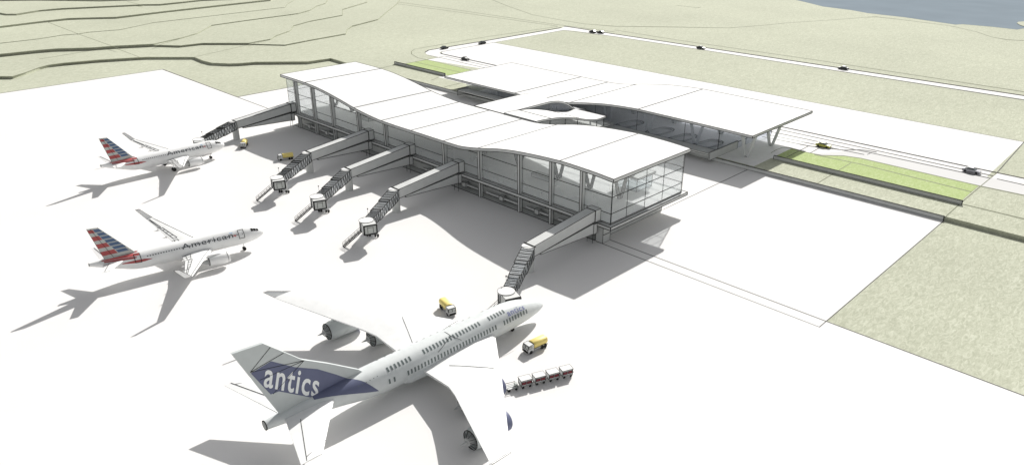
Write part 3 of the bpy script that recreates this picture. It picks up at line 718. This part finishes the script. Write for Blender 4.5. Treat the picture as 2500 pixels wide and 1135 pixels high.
# ---- twin engined airliner with striped tail
def twin(label, loc, rz):
    t = thing('airliner', label, 'airplane', loc, rz, 'twin engined airliners with striped tails')
    B = Body([(0, .05, 3.75), (-.25, .55, 3.76), (-.9, 1.05, 3.82), (-2.0, 1.55, 3.9), (-3.4, 1.95, 3.98), (-5.2, 2.15, 4.0), (-27, 2.17, 4.0), (-29.5, 2.08, 4.1), (-33, 1.6, 4.6), (-36.5, .95, 5.2), (-38.6, .45, 5.55), (-39.0, .38, 5.6)])
    mb = MB(); mb.rings([r for r in B.mesh()][::-1], M['plane']); body = mb.build('fuselage', t, smooth=True)
    mb = MB(); mb.tube((0, -39.05, 5.6), (0, -38.8, 5.6), .42, M['dgrey'], 16); mb.build('exhaust_cone', body)
    # belly fairing
    mb = MB(); mb.rings([[(2.1 * f_ * math.cos(a), y, 2.9 + 1.25 * f_ * math.sin(a)) for a in [2 * math.pi * i / 20 for i in range(20)]] for y, f_ in ((-22.5, .3), (-20.5, .9), (-17, 1.02), (-13.5, .95), (-11, .3))], M['plane']); mb.build('belly_fairing', body, smooth=True)
    # red tail bands on the fuselage
    for sd in (1, -1):
        mb = MB()
        B.patch(mb, [(-36.4, 52, 66), (-33.5, 50, 72), (-30.5, 50, 76), (-28.7, 52, 70)], M['bred'], side=sd)
        B.patch(mb, [(-36.0, 30, 46), (-33, 30, 47), (-30, 34, 46), (-29.4, 38, 42)], M['red'], side=sd)
        B.patch(mb, [(-32.6, 3, 10), (-30, 5, 22), (-28, 7, 22), (-26.4, 12, 14)], M['red'], side=sd)
        mb.build('red_band', body)
        mb = MB(); B.frame(mb, -6.6, -5.2, 4, 66, M['line'], .13, sd); B.patch(mb, [(-5.75, 28, 34), (-5.6, 28, 34)], M['line'], .03, 1, sd); mb.build('door', body)
        mb = MB(); B.frame(mb, -30.0, -28.6, 4, 66, M['line'], .15, sd); mb.build('door', body)
        mb = MB()
        for y0, y1 in ((-2.05, -1.5), (-2.75, -2.15), (-3.4, -2.85)): B.patch(mb, [(y0, 36, 62), (y1, 38, 64)], M['dark'], .03, 4, sd)
        mb.build('cockpit_window', body)
        mb = MB(); B.patch(mb, [(-7.9, 33, 36), (-7.2, 24, 36)], M['bred'], .03, 3, sd); B.patch(mb, [(-8.6, 57, 59), (-7.8, 51, 57)], M['sky'], .03, 3, sd); mb.build('emblem', body)
    fnt = lambda sd: (lambda u, v: (lambda p: (p.x * sd, p.y, p.z))(B.pt((-19.7 + u) if sd > 0 else (-7.9 - u), 22 + math.degrees(v / 2.17), .035)))
    lettering('American', M['gtext'], 11.8, 1.35, fnt(1), bold=.0, cuts=5, name='lettering', parent=body)
    lettering('American', M['gtext'], 11.8, 1.35, fnt(-1), bold=.0, cuts=5, name='lettering', parent=body)
    wm = None
    for sd in (1, -1):
        for k in range(36):
            y = -27.2 + k * .58
            if wm is None:
                mb = MB(); r_ = 2.19
                pts = [(r_ * math.cos(R(34 + 3.9 * math.sin(2 * math.pi * i / 8))), .16 * math.cos(2 * math.pi * i / 8), r_ * math.sin(R(34 + 3.9 * math.sin(2 * math.pi * i / 8)))) for i in range(8)]
                mb.add(pts, [tuple(range(8))[::-1]], M['win'], False); o = mb.build('window', body); wm = o.data
            else: o = bpy.data.objects.new('window', wm); COL.objects.link(o); o.parent = body
            o.location = (0, y, 4.0); o.rotation_euler = (0, 0, 0)
            if sd < 0: o.scale = (-1, 1, 1)
    # wings
    S = [(0.5, -12.3, -20.2, 3.0, .9), (2.0, -13.0, -20.2, 3.1, .85), (7.0, -15.6, -20.4, 4.0, .55), (19.6, -21.6, -23.2, 5.9, .22)]
    for sd in (1, -1):
        mb = wing(S, sd, M['plane'])
        L_ = lambda x, u: (lambda p: (p.x * sd, p.y, p.z))(on_wing(S, x, u))
        r_ = .055
        xs = [2.6, 5, 7.0]; 
        def poly(pts):
            for a, b in zip(pts, pts[1:]): mb.tube(L_(*a), L_(*b), r_, M['line'])
        poly([(3, .1), (7, .13), (19.2, .2)])
        poly([(2.6, .72), (6.6, .72)]); poly([(2.6, .88), (6.6, .88)])
        for x in (2.6, 4.6, 6.6): poly([(x, .72), (x, .99)])
        poly([(7.3, .66), (13.5, .66)]); poly([(7.3, .84), (19.0, .84)])
        for x in (7.3, 9, 10.8, 12.4, 13.5): poly([(x, .66), (x, .84)])
        poly([(14, .7), (19.0, .72)]); poly([(14, .7), (14, .98)])
        w_ = mb.build('wing', t, smooth=True)
        mb = MB(); tip = [(19.6, -21.7, 5.95), (19.6, -23.2, 5.95), (20.35, -25.1, 8.6), (20.3, -24.2, 8.6)]
        a = [(x * sd, y, z_) for x, y, z_ in tip]; b = [((x + .14) * sd, y, z_) for x, y, z_ in tip]
        mb.hexa(a, b, M['plane']); mb.build('winglet', w_, .07)
        for x in (5.2, 9.5, 13.6):
            p = on_wing(S, x, .8); mb = MB(); mb.rings([[(x * sd + r * math.cos(2 * math.pi * i / 10), y, p.z - .5 + r * math.sin(2 * math.pi * i / 10)) for i in range(10)] for y, r in ((p.y + 1.2, .05), (p.y + .4, .22), (p.y - .6, .24), (p.y - 1.8, .03))], M['plane']); mb.build('flap_fairing', w_, smooth=True)
        # engine
        ex, ez = 6.2 * sd, 2.15
        mb = MB(); lathe_y(mb, [(-10.6, .95), (-10.5, 1.12), (-10.9, 1.27), (-12.5, 1.32), (-14.2, 1.2), (-15.2, 1.0), (-15.2, .9), (-14.6, .85)], ex, ez, M['plane']); lathe_y(mb, [(-10.6, .95), (-11.4, .93), (-11.4, .02)], ex, ez, M['dgrey'])
        for yy in (-11.0,): 
            for i in range(28):
                a0, a1 = 2 * math.pi * i / 28, 2 * math.pi * (i + 1) / 28; mb.tube((ex + 1.29 * math.cos(a0), yy, ez + 1.29 * math.sin(a0)), (ex + 1.29 * math.cos(a1), yy, ez + 1.29 * math.sin(a1)), .045, M['line'])
                mb.tube((ex + .98 * math.cos(a0), -15.22, ez + .98 * math.sin(a0)), (ex + .98 * math.cos(a1), -15.22, ez + .98 * math.sin(a1)), .07, M['line'])
        lathe_y(mb, [(-14.6, .62), (-15.9, .5), (-16.4, .3), (-16.9, .05)], ex, ez, M['metal']); eng = mb.build('engine', t, smooth=True)
        mb = MB(); mb.hexa([(ex - .18, -11.6, ez + 1.1), (ex + .18, -11.6, ez + 1.1), (ex + .18, -16.5, ez + .9), (ex - .18, -16.5, ez + .9)], [(ex - .15, -12.6, ez + 1.5), (ex + .15, -12.6, ez + 1.5), (ex + .15, -17.5, ez + 1.75), (ex - .15, -17.5, ez + 1.75)], M['plane']); mb.build('pylon', eng)
        # tailplane
        S2 = [(.4, -31.6, -36.2, 5.15, .45), (7.5, -35.6, -37.3, 6.3, .15)]
        mb = wing(S2, sd, M['plane']); a = on_wing(S2, 1.4, .7); b = on_wing(S2, 7.3, .7); mb.tube((a.x * sd, a.y, a.z), (b.x * sd, b.y, b.z), .05, M['line']); mb.build('tailplane', t, smooth=True)
    # fin with stripes
    F = {'bl': (-35.7, 6.0), 'bf': (-29.3, 6.05), 'tl': (-37.7, 13.9), 'tf': (-35.5, 13.75)}
    def fp(u, v): # u 0 rear .. 1 front, v 0 base .. 1 top
        a = (F['bl'][0] + (F['bf'][0] - F['bl'][0]) * u, F['bl'][1] + (F['bf'][1] - F['bl'][1]) * u); b = (F['tl'][0] + (F['tf'][0] - F['tl'][0]) * u, F['tl'][1] + (F['tf'][1] - F['tl'][1]) * u)
        return a[0] + (b[0] - a[0]) * v, a[1] + (b[1] - a[1]) * v
    mb = MB(); q = [fp(0, 0), fp(1, 0), fp(1, 1), fp(0, 1)]
    mb.hexa([(-.2, y, z_) for y, z_ in q], [(.2, y, z_) for y, z_ in q], M['ltgrey'], True)
    def dq(u0, u1, v0, v1, m, du=0):
        for x in (.215, -.215):
            vs = [(x, *fp(u0, v0)), (x, *fp(u1, v0)), (x, *fp(u1 + du, v1)), (x, *fp(u0 + du, v1))]
            mb.add(vs, [(0, 1, 2, 3) if x > 0 else (3, 2, 1, 0)], m, False)
    nb = 7
    for i in range(nb):
        v0, v1 = .13 + i * .87 / nb, .13 + (i + .78) * .87 / nb
        um = .56 - .015 * i
        dq(um, 1.0 if i else .93, v0, v1, M['navy'])
        if i in (0, 2, 4, 6): dq(.0, um - .03, v0 - .005, v1 + .035 * (i < 6), M['red'])
    for x in (.23, -.23): mb.tube((x, *fp(.3, .0)), (x, *fp(.3, 1)), .05, M['line'])
    mb.build('fin', t, .06)
    mb = MB(); q = [(-35.9, 6.1), (-36.2, 5.4), (-28.8, 5.7), (-28.8, 6.15), (-29.6, 6.25)]
    mb.prism([(y, z_) for y, z_ in q], -.26, .26, M['bred'], True, axis='x'); mb.build('fin_fillet', t, .06)
    wheels(t, [(0, -5.3)], .42, .3, 2.4); wheels(t, [(3.9, -19.2), (-3.9, -19.2)], .58, .45, 3.2)
    return t
A1 = twin('farthest airliner with red and blue striped tail, nose beside the far boarding bridge', (-239.8, 101.2, 0), R(-.3))
dup(A1, (-164.0, 75.5, 0), R(-9.7), 'second airliner with red and blue striped tail, standing alone on the open apron')

# ---- four engined airliner with violet tail
def quad():
    t = thing('airliner', 'largest four engined silver white airliner with a violet blue tail nearest the camera', 'airplane', (-90.7, 99.8, 0), R(-1.9))
    B = Body([(0, .06, 2.6), (-.3, .42, 2.66), (-1.2, .95, 2.85), (-3.0, 1.6, 3.15), (-5.5, 2.2, 3.5), (-9, 2.7, 3.82), (-13, 2.9, 3.9), (-38, 2.9, 3.9), (-43, 2.75, 4.05), (-49, 2.2, 4.6), (-55, 1.5, 4.95), (-59, 1.05, 5.05), (-61.7, .78, 5.1)])
    mb = MB(); mb.rings(B.mesh(44, 1.0)[::-1], M['plane_sunlit']); body = mb.build('fuselage', t, smooth=True)
    mb = MB(); ring = [B.pt(-61.72, 360 * i / 24) for i in range(24)]
    for i in range(24): mb.tube(ring[i], ring[(i + 1) % 24], .09, M['line'])
    mb.tube((0, -61.8, 5.1), (0, -61.6, 5.1), .66, M['dgrey'], 20); mb.build('exhaust_cone', body)
    mb = MB(); mb.rings([[(3.5 * f_ * math.cos(a), y, 2.6 + 1.7 * f_ * math.sin(a)) for a in [2 * math.pi * i / 24 for i in range(24)]] for y, f_ in ((-40, .3), (-36, .9), (-30, 1.0), (-20, .98), (-16, .7), (-13.5, .2))], M['plane_sunlit']); mb.build('belly_fairing', body, smooth=True)
    wm = {}
    def win(y, a, h=.9, w_=.34, sd=1):
        key = (h, w_)
        if key not in wm:
            mb = MB(); r_ = 2.925; da = math.degrees(h / 2 / r_)
            vs = []
            for i in range(5): 
                an = R(-da + 2 * da * i / 4); vs += [(r_ * math.cos(an), -w_ / 2, r_ * math.sin(an)), (r_ * math.cos(an), w_ / 2, r_ * math.sin(an))]
            mb.add(vs, [(2 * i, 2 * i + 1, 2 * i + 3, 2 * i + 2) for i in range(4)], M['pwin'], False); o = mb.build('window', body); wm[key] = o.data
        else: o = bpy.data.objects.new('window', wm[key]); COL.objects.link(o); o.parent = body
        o.location = (0, y, 3.9 if y > -38 else B.rz(y)[1]); o.rotation_euler = (0, R(-a), 0)
        if sd < 0: o.rotation_euler = (0, R(-(180 - a)), 0)
        if y < -38: o.scale = (B.rz(y)[0] / 2.9 + .004,) * 1 + (1, B.rz(y)[0] / 2.9 + .004)
    up = [-39.9 + i * .78 for i in range(7)] + [-32.1 + i * .776 for i in range(18)] + [-16.3 + i * .76 for i in range(6)]
    lo = [-36.4 + i * .74 for i in range(29)] + [-13.4 + i * .75 for i in range(9)]
    for y in up: win(y, 49 + (y + 40) * 13 / 28)
    for y in lo: win(y, 7 + (y + 36.4) * .5)
    for y in (-40.3, -39.3): win(y, 8)
    for y in up[::2]: win(y, 58, sd=-1)
    for sd in (1, -1):
        mb = MB(); rows = []
        ylist = [-53.5 + i * (10.9 / 22) for i in range(23)]
        for y in ylist: rows.append((y, lerp([(-53.5, 55), (-48.4, 20), (-42.6, -12)], y), lerp([(-53.5, 90), (-47.3, 90), (-44.8, 45), (-42.6, -9)], y)))
        B.patch(mb, rows, M['blue'], .03, 10, sd); mb.build('violet_band', body, smooth=True)
        f_ = lambda u, v: (lambda p: (p.x * sd, p.y, p.z))(B.pt((-12.0 + u) if sd > 0 else (-7.4 - u), 34 + math.degrees(v / 2.9), .035))
        lettering('antics', M['btext'], 4.8, 1.2, f_, bold=.008, cuts=5, parent=body)
        mb = MB()
        for k in range(6): B.patch(mb, [(-46.0 + k * .75, 34 + k * 1.5, 37 + k * 1.5), (-45.85 + k * .75, 34 + k * 1.5, 37 + k * 1.5)], M['pwin'], .03, 1, sd)
        mb.build('marking', body)
    # crease lines over the crown and shoulder
    mb = MB()
    for a, b in (((-29.5, 28), (-25.6, 62)), ((-25.6, 62), (-24.0, 30)), ((-25.6, 62), (-25.9, 92))):
        for i in range(8):
            p = B.pt(a[0] + (b[0] - a[0]) * i / 8, a[1] + (b[1] - a[1]) * i / 8, .02); q = B.pt(a[0] + (b[0] - a[0]) * (i + 1) / 8, a[1] + (b[1] - a[1]) * (i + 1) / 8, .02); mb.tube(p, q, .036, M['line'])
    mb.build('panel_joint', body)
    S = [(.8, -14.5, -33.0, 3.0, 1.6), (3.2, -16.2, -33.2, 3.2, 1.5), (11.0, -22.3, -33.8, 4.3, .9), (14.0, -24.6, -34.9, 4.8, .75), (32.6, -39.6, -43.4, 7.4, .3)]
    wl = {1: [((5.69, -29.5), (12.9, -25.2))], -1: [((12.4, -26.8), (5.0, -29.8)), ((3.8, -25.7), (5.3, -17.9)), ((3.8, -25.7), (3.3, -20.9))]}
    for sd in (1, -1):
        mb = wing(S, sd, M['plane'])
        def top(x, y):
            for a, b in zip(S, S[1:]):
                if a[0] <= x <= b[0]:
                    k = (x - a[0]) / (b[0] - a[0]); yl = a[1] + (b[1] - a[1]) * k; yt = a[2] + (b[2] - a[2]) * k
                    p = on_wing(S, x, min(1, max(0, (yl - y) / (yl - yt)))); return Vector((p.x * sd, p.y, p.z))
        for a, b in wl[sd]:
            for i in range(10):
                k0, k1 = i / 10, (i + 1) / 10
                mb.tube(top(a[0] + (b[0] - a[0]) * k0, a[1] + (b[1] - a[1]) * k0), top(a[0] + (b[0] - a[0]) * k1, a[1] + (b[1] - a[1]) * k1), .036, M['line'])
        w_ = mb.build('wing', t, smooth=True)
        mb = MB(); tip = [(32.6, -39.7, 7.45), (32.6, -43.4, 7.45), (33.6, -44.9, 8.7), (33.6, -44.0, 8.7)]
        mb.hexa([(x * sd, y, z_) for x, y, z_ in tip], [((x + .2) * sd, y, z_) for x, y, z_ in tip], M['plane']); mb.build('winglet', w_, .06)
        for k, (ex, y1, ez, len_) in enumerate(((14.1, -24.9, 2.1, 8.9), (21.9, -30.7, 2.2, 8.2))):
            ex *= sd; s_ = 1.9; mb = MB(); yr = y1 - len_ + .6
            mf = lambda kk, i: M['blue'] if kk < 3 else M['plane_shade']
            lathe_y(mb, [(y1 - .15, s_ * .8), (y1, s_ * .88), (y1 - .25, s_ * .97), (y1 - 1.6, s_), (y1 - 3.6, s_ * 1.02), (y1 - 6.6, s_ * .98), (yr, s_ * .85), (yr, s_ * .8), (yr + .8, s_ * .76)], ex, ez, M['plane_shade'], mfun=mf)
            lathe_y(mb, [(y1 - .15, s_ * .8), (y1 - 1.2, s_ * .78), (y1 - 1.2, .02)], ex, ez, M['dgrey'])
            lathe_y(mb, [(yr + .8, s_ * .76), (yr + .8, s_ * .4), (yr - .8, s_ * .36), (yr - .8, .3), (yr - 2.2, .03)], ex, ez, M['metal'])
            n = 28
            for i in range(n):
                a0, a1 = 2 * math.pi * i / n, 2 * math.pi * (i + 1) / n; rr = s_ * .86
                mb.tube((ex + rr * math.cos(a0), yr, ez + rr * math.sin(a0)), (ex + rr * math.cos(a1), yr, ez + rr * math.sin(a1)), .09, M['line'])
            for i in range(10):
                a0 = 2 * math.pi * i / 10; mb.tube((ex + rr * math.cos(a0), yr, ez + rr * math.sin(a0)), (ex + .5 * math.cos(a0 + .25), yr - .75, ez + .5 * math.sin(a0 + .25)), .05, M['line'])
            eng = mb.build('engine', t, smooth=True)
            zw = on_wing(S, abs(ex), .3).z; mb = MB()
            mb.hexa([(ex - .22, y1 - 1.8, ez + 1.5), (ex + .22, y1 - 1.8, ez + 1.5), (ex + .22, yr + 1.2, ez + 1.5), (ex - .22, yr + 1.2, ez + 1.5)], [(ex - .18, y1 - 2.8, zw - .3), (ex + .18, y1 - 2.8, zw - .3), (ex + .18, yr + 1.5, zw - .45), (ex - .18, yr + 1.5, zw - .45)], M['plane_shade']); mb.build('pylon', eng)
        S2 = [(.5, -49.5, -58.6, 5.2, .7), (13.0, -58.9, -62.4, 6.1, .22)]
        mb = wing(S2, sd, M['plane']); 
        def L2(x, u): p = on_wing(S2, x, u); return (p.x * sd, p.y, p.z)
        for a, b in (((3, .72), (12.8, .72)), ((10.5, .0), (12, .7))): mb.tube(L2(*a), L2(*b), .05, M['line'])
        mb.build('tailplane', t, smooth=True)
    # fin
    mb = MB(); fo = [(-59.0, 5.6), (-43.4, 6.3), (-44.6, 7.5), (-49.9, 11.2), (-54.3, 14.0), (-60.0, 19.5), (-64.8, 19.8), (-63.9, 17.6)]
    mb.prism(fo, -.24, .24, M['plane_shade'], False, axis='x')
    for x in (.26, -.26):
        q = [(-62.55, 15.4), (-59.2, 16.0), (-55.6, 13.2), (-51.9, 11.1), (-48.85, 8.6), (-46.5, 6.5), (-46.8, 6.0), (-53.2, 6.1), (-58.73, 10.2), (-60.1, 10.3)]
        mb.add([(x, y, z_) for y, z_ in q], [tuple(range(len(q)))[::-1] if x > 0 else tuple(range(len(q)))], M['blue'], False)
        for a, b in (((-62.6, 15.6), (-59.0, 18.4)), ((-62.6, 15.6), (-57.1, 16.5)), ((-62.6, 15.6), (-54.0, 13.7)), ((-54.0, 13.7), (-61.4, 13.6)), ((-54.0, 13.7), (-59.7, 10.2))):
            mb.tube((x * 1.05, *a), (x * 1.05, *b), .042, M['line'])
    fin = mb.build('fin', t)
    ca, sa = math.cos(R(-37)), math.sin(R(-37))
    for sd in (1, -1):
        def f_(u, v, sd=sd):
            uu = u - 5.3; vv = v - 1.9
            if sd < 0: uu = -uu
            s_ = sd * -37; c_, n_ = math.cos(R(-37)), math.sin(R(-37))
            y = -56.3 + uu * c_ * 1.0 + vv * .28 * (1 if sd > 0 else 1); z_ = 10.9 + uu * n_ + vv * 1.0
            return (.29 * sd, y, z_)
        lettering('antics', M['wtext'], 10.6, 3.9, f_, bold=.016, parent=fin)
    wheels(t, [(0, -9)], .4, .35, 1.4); wheels(t, [(4.2, -30), (-4.2, -30)], .55, .55, 2.6)
    return t
quad()

# ------------------------------------------------------------------ tank trucks
def truck(label, loc, rz):
    t = thing('tank_truck', label, 'tank truck', loc, rz, 'yellow tank trucks on the apron'); Lh = 6.4
    mb = MB(); mb.box(-1.0, 1.0, -3.1, 1.5, .62, .92, M['cabw']); mb.build('chassis', t, .07)
    mb = MB(); c = [(1.3, .45), (3.15, .45), (3.2, 1.35), (2.9, 2.35), (1.45, 2.45), (1.3, 2.3)]
    mb.prism(c, -1.08, 1.08, M['cabw'], True, axis='x'); cab = mb.build('cab', t, .1)
    mb = MB()
    def fq(x0, x1, z0, z1): 
        y = lambda z_: 3.2 + (z_ - 1.35) * (-.3) + .03
        mb.add([(x0, y(z0), z0), (x1, y(z0), z0), (x1, y(z1), z1), (x0, y(z1), z1)], [(3, 2, 1, 0)], M['ltgrey'])
    fq(-.95, -.04, 1.42, 2.22); fq(.04, .95, 1.42, 2.22); mb.build('windscreen', cab, .1)
    mb = MB()
    for sd in (-1, 1): mb.add([(sd * 1.1, 1.95, 1.45), (sd * 1.1, 2.95, 1.45), (sd * 1.1, 2.8, 2.15), (sd * 1.1, 1.95, 2.15)], [(0, 1, 2, 3)], M['ltgrey'])
    mb.build('side_window', cab, .08)
    mb = MB(); mb.box(-.9, .9, 3.2, 3.3, .5, 1.05, M['dark'], False); mb.build('grille', cab)
    for sd in (-1, 1): mb = MB(); mb.tube((sd * .85, 3.22, 1.2), (sd * .85, 3.3, 1.2), .13, M['lamp'], 10); mb.build('headlight', cab)
    mb = MB(); n = 24
    def sec(y, f_): return [(1.12 * f_ * math.copysign(abs(math.cos(2 * math.pi * i / n)) ** .7, math.cos(2 * math.pi * i / n)), y, 1.82 + .9 * f_ * math.copysign(abs(math.sin(2 * math.pi * i / n)) ** .7, math.sin(2 * math.pi * i / n))) for i in range(n)]
    mb.rings([sec(-3.1, .93), sec(-3.0, 1), sec(1.15, 1), sec(1.25, .93)], M['yellow']); mb.build('tank', t, smooth=True)
    for x in (-.95, .95):
        for y in (2.2, -1.4, -2.4): mb = MB(); mb.tube((x - .17, y, .48), (x + .17, y, .48), .48, M['dark'], 16); mb.build('wheel', t)
    return t
T0 = truck('yellow tanker nearest the big airliner nose, facing left between its wing and the baggage train', (-82.9, 89.3, 0), R(180 - 6))
T0.scale = (.8,) * 3
dup(T0, (-106.0, 86.6, 0), R(-106), 'yellow tanker with cab facing the camera, above the big airliner fuselage')
dup(T0, (-221.0, 113.3, 0), R(160), 'yellow tanker seen side on at the shade edge, behind the second boarding bridge')
dup(T0, (-244.0, 110.0, 0), R(-128), 'small yellow tanker below the far boarding bridge pillar by the farthest airliner')

# ------------------------------------------------------------------ baggage train
def cart(label, loc, rz, front=False):
    t = thing('baggage_cart', label, 'baggage cart', loc, rz, 'covered baggage carts in one train')
    mb = MB(); mb.box(-.72, .72, -1.05, 1.05, .42, .55, M['cabw']); mb.build('deck', t, .05)
    mb = MB(); mb.box(-.78, .78, -1.1, 1.1, 1.62, 1.72, M['roof'])
    for x in (-.72, .72):
        for y in (-1.02, 1.02): mb.tube((x, y, .55), (x, y, 1.62), .05, M['line'])
    mb.build('canopy', t, .06)
    mb = MB(); mb.box(-.68, .68, -1.0, 1.0, .56, 1.6, M['cabw'])
    for y0, y1 in ((-.92, -.06), (.06, .92)): mb.box(-.71, .71, y0, y1, .8, 1.36, M['maroon'])
    mb.build('curtain', t, .07)
    for x in (-.65, .65):
        for y in (-.7, .7): mb = MB(); mb.tube((x - .08, y, .25), (x + .08, y, .25), .25, M['dark'], 12); mb.build('wheel', t)
    mb = MB(); mb.tube((0, 1.05, .4), (0, 1.7, .38), .05, M['line']); mb.build('tow_bar', t)
    return t
ang = math.atan2(-.37, .93)
cd = Vector((.385, .923, 0))
base = Vector((-76.0, 79.35, 0))
cl = ['covered baggage cart with dark open side, next to the flat baggage trolley', 'covered baggage cart with maroon curtains, third from the outer end of the train', 'covered baggage cart with maroon curtains, second from the outer end of the train', 'covered baggage cart with maroon curtains at the outer end of the train']
K0 = cart(cl[0], base, ang)
for c_ in K0.children:
    if c_.name.startswith('curtain'): pass
for k in range(1, 4): dup(K0, base + cd * 2.72 * k, ang, cl[k])
t = thing('baggage_trolley', 'open flat baggage trolley between the baggage carts and the big airliner wing', 'baggage trolley', base - cd * 2.7, ang)
mb = MB(); mb.box(-.7, .7, -1.05, 1.05, .42, .56, M['cabw']); mb.build('deck', t, .06)
mb = MB()
for x in (-.68, .68):
    mb.tube((x, -1.0, .95), (x, 1.0, .95), .05, M['line'])
    for y in (-1, 1): mb.tube((x, y, .5), (x, y, .95), .05, M['line'])
mb.box(-.1, .6, .55, 1.0, .58, 1.3, M['ltgrey']); mb.build('rail', t)
for x in (-.65, .65):
    for y in (-.7, .7): mb = MB(); mb.tube((x - .08, y, .25), (x + .08, y, .25), .25, M['dark'], 12); mb.build('wheel', t)

# ------------------------------------------------------------------ cars
def car(label, loc, rz, paint):
    t = thing('parked_car' if False else 'car', label, 'car', loc, rz, 'cars on the roads around the terminal')
    mb = MB(); rings = []
    def sec(x, w_, z0, z1): return [(x, -w_, z0), (x, w_, z0), (x, w_ * 1.02, (z0 + z1) * .5), (x, w_ * .93, z1), (x, -w_ * .93, z1), (x, -w_ * 1.02, (z0 + z1) * .5)]
    body = [(2.3, .72, .38, .62), (2.2, .84, .28, .76), (1.2, .92, .24, .92), (.9, .92, .24, .95), (-1.3, .92, .24, .98), (-2.1, .88, .26, .96), (-2.3, .78, .36, .8)]
    mb.rings([sec(*b) for b in body], M[paint]); b_ = mb.build('body', t)
    mb = MB(); top = [(1.1, .82, .93, .97), (.35, .72, .93, 1.42), (-.8, .72, .93, 1.45), (-1.75, .8, .93, 1.02)]
    mb.rings([[(x, -.86, z0), (x, .86, z0), (x, w_, z1), (x, -w_, z1)] for x, w_, z0, z1 in top], M['win']); mb.build('window', b_)
    mb = MB(); mb.box(-.85, .4, -.7, .7, 1.44, 1.5, M[paint]); mb.build('roof', b_)
    for sd in (-1, 1):
        mb = MB(); mb.box(2.22, 2.32, sd * .62 - .14, sd * .62 + .14, .55, .68, M['lamp']); mb.build('headlight', b_)
        for x in (1.4, -1.4): mb = MB(); mb.tube((x, sd * .84 - .1, .33), (x, sd * .84 + .1, .33), .33, M['dark'], 14); mb.build('wheel', t)
    return t
def carat(px_, py_, rz, label, paint='cblack', src=None):
    p = at(px_, py_, L1); loc = (p.x, p.y, L1 + .03)
    return dup(src, loc, rz, label) if src else car(label, loc, rz, paint)
k1 = carat(1085, 120, R(90), 'black car at the bend where the road turns, leftmost of all the cars')
k1.scale = (1.12,) * 3
carat(1177, 108, R(270), 'black car alone on the short straight road behind the big white car park', src=k1)
carat(1136, 147, R(0), 'black car on the forecourt lane above the small left lawn', src=k1)
carat(1447, 80.5, R(180), 'black car leading the close pair on the far road', src=k1)
carat(1466, 82, R(180), 'black car following close behind another on the far road', src=k1)
carat(1711, 120, R(0), 'black car alone midway along the far straight road', src=k1)
carat(2058, 170, R(180), 'black car farthest right on the far straight road', src=k1)
ky = carat(2010, 359, R(0), 'yellow green car beside the lawn right of the arrivals hall', 'cyel'); ky.scale = (1.1,) * 3
ks = carat(2371, 421, R(0), 'silver grey car on the forecourt lane near the right edge', 'csil'); ks.scale = (1.12,) * 3

# ------------------------------------------------------------------ light, sky, camera
sun_to = Vector((-.58, 1.42, 1)).normalized()
elev = math.asin(sun_to.z); az = math.atan2(sun_to.x, sun_to.y)
ld = bpy.data.lights.new('sun', 'SUN'); ld.energy = 5.0; ld.angle = R(.5); ld.color = (1, .975, .93)
lo = bpy.data.objects.new('sun', ld); COL.objects.link(lo); lo.rotation_euler = (-sun_to).to_track_quat('-Z', 'Y').to_euler(); lo.location = (0, 0, 200)
wd = bpy.data.worlds.new('World'); sc.world = wd; wd.use_nodes = True; nt = wd.node_tree
bg = nt.nodes['Background']; sk = nt.nodes.new('ShaderNodeTexSky'); sk.sky_type = 'NISHITA'; sk.sun_disc = False; sk.sun_elevation = elev; sk.sun_rotation = az; sk.dust_density = 2.0
hs = nt.nodes.new('ShaderNodeHueSaturation'); hs.inputs['Saturation'].default_value = .11
nt.links.new(sk.outputs['Color'], hs.inputs['Color']); nt.links.new(hs.outputs['Color'], bg.inputs['Color']); bg.inputs['Strength'].default_value = .098
cd_ = bpy.data.cameras.new('camera'); cam = bpy.data.objects.new('camera', cd_); COL.objects.link(cam)
cam.location = (0, 0, CAMH); rot = Matrix((RT, UPV, -FW)).transposed(); cam.rotation_euler = rot.to_euler()
cd_.sensor_width = 36; cd_.sensor_fit = 'HORIZONTAL'; cd_.lens = FPX / 2500 * 36; cd_.clip_start = 1; cd_.clip_end = 12000
sc.camera = cam
sc.view_settings.view_transform = 'Standard'; sc.view_settings.look = 'None'; sc.view_settings.exposure = 0.09; sc.view_settings.gamma = 1
sc.cycles.max_bounces = 8; sc.cycles.diffuse_bounces = 6; sc.cycles.transparent_max_bounces = 16
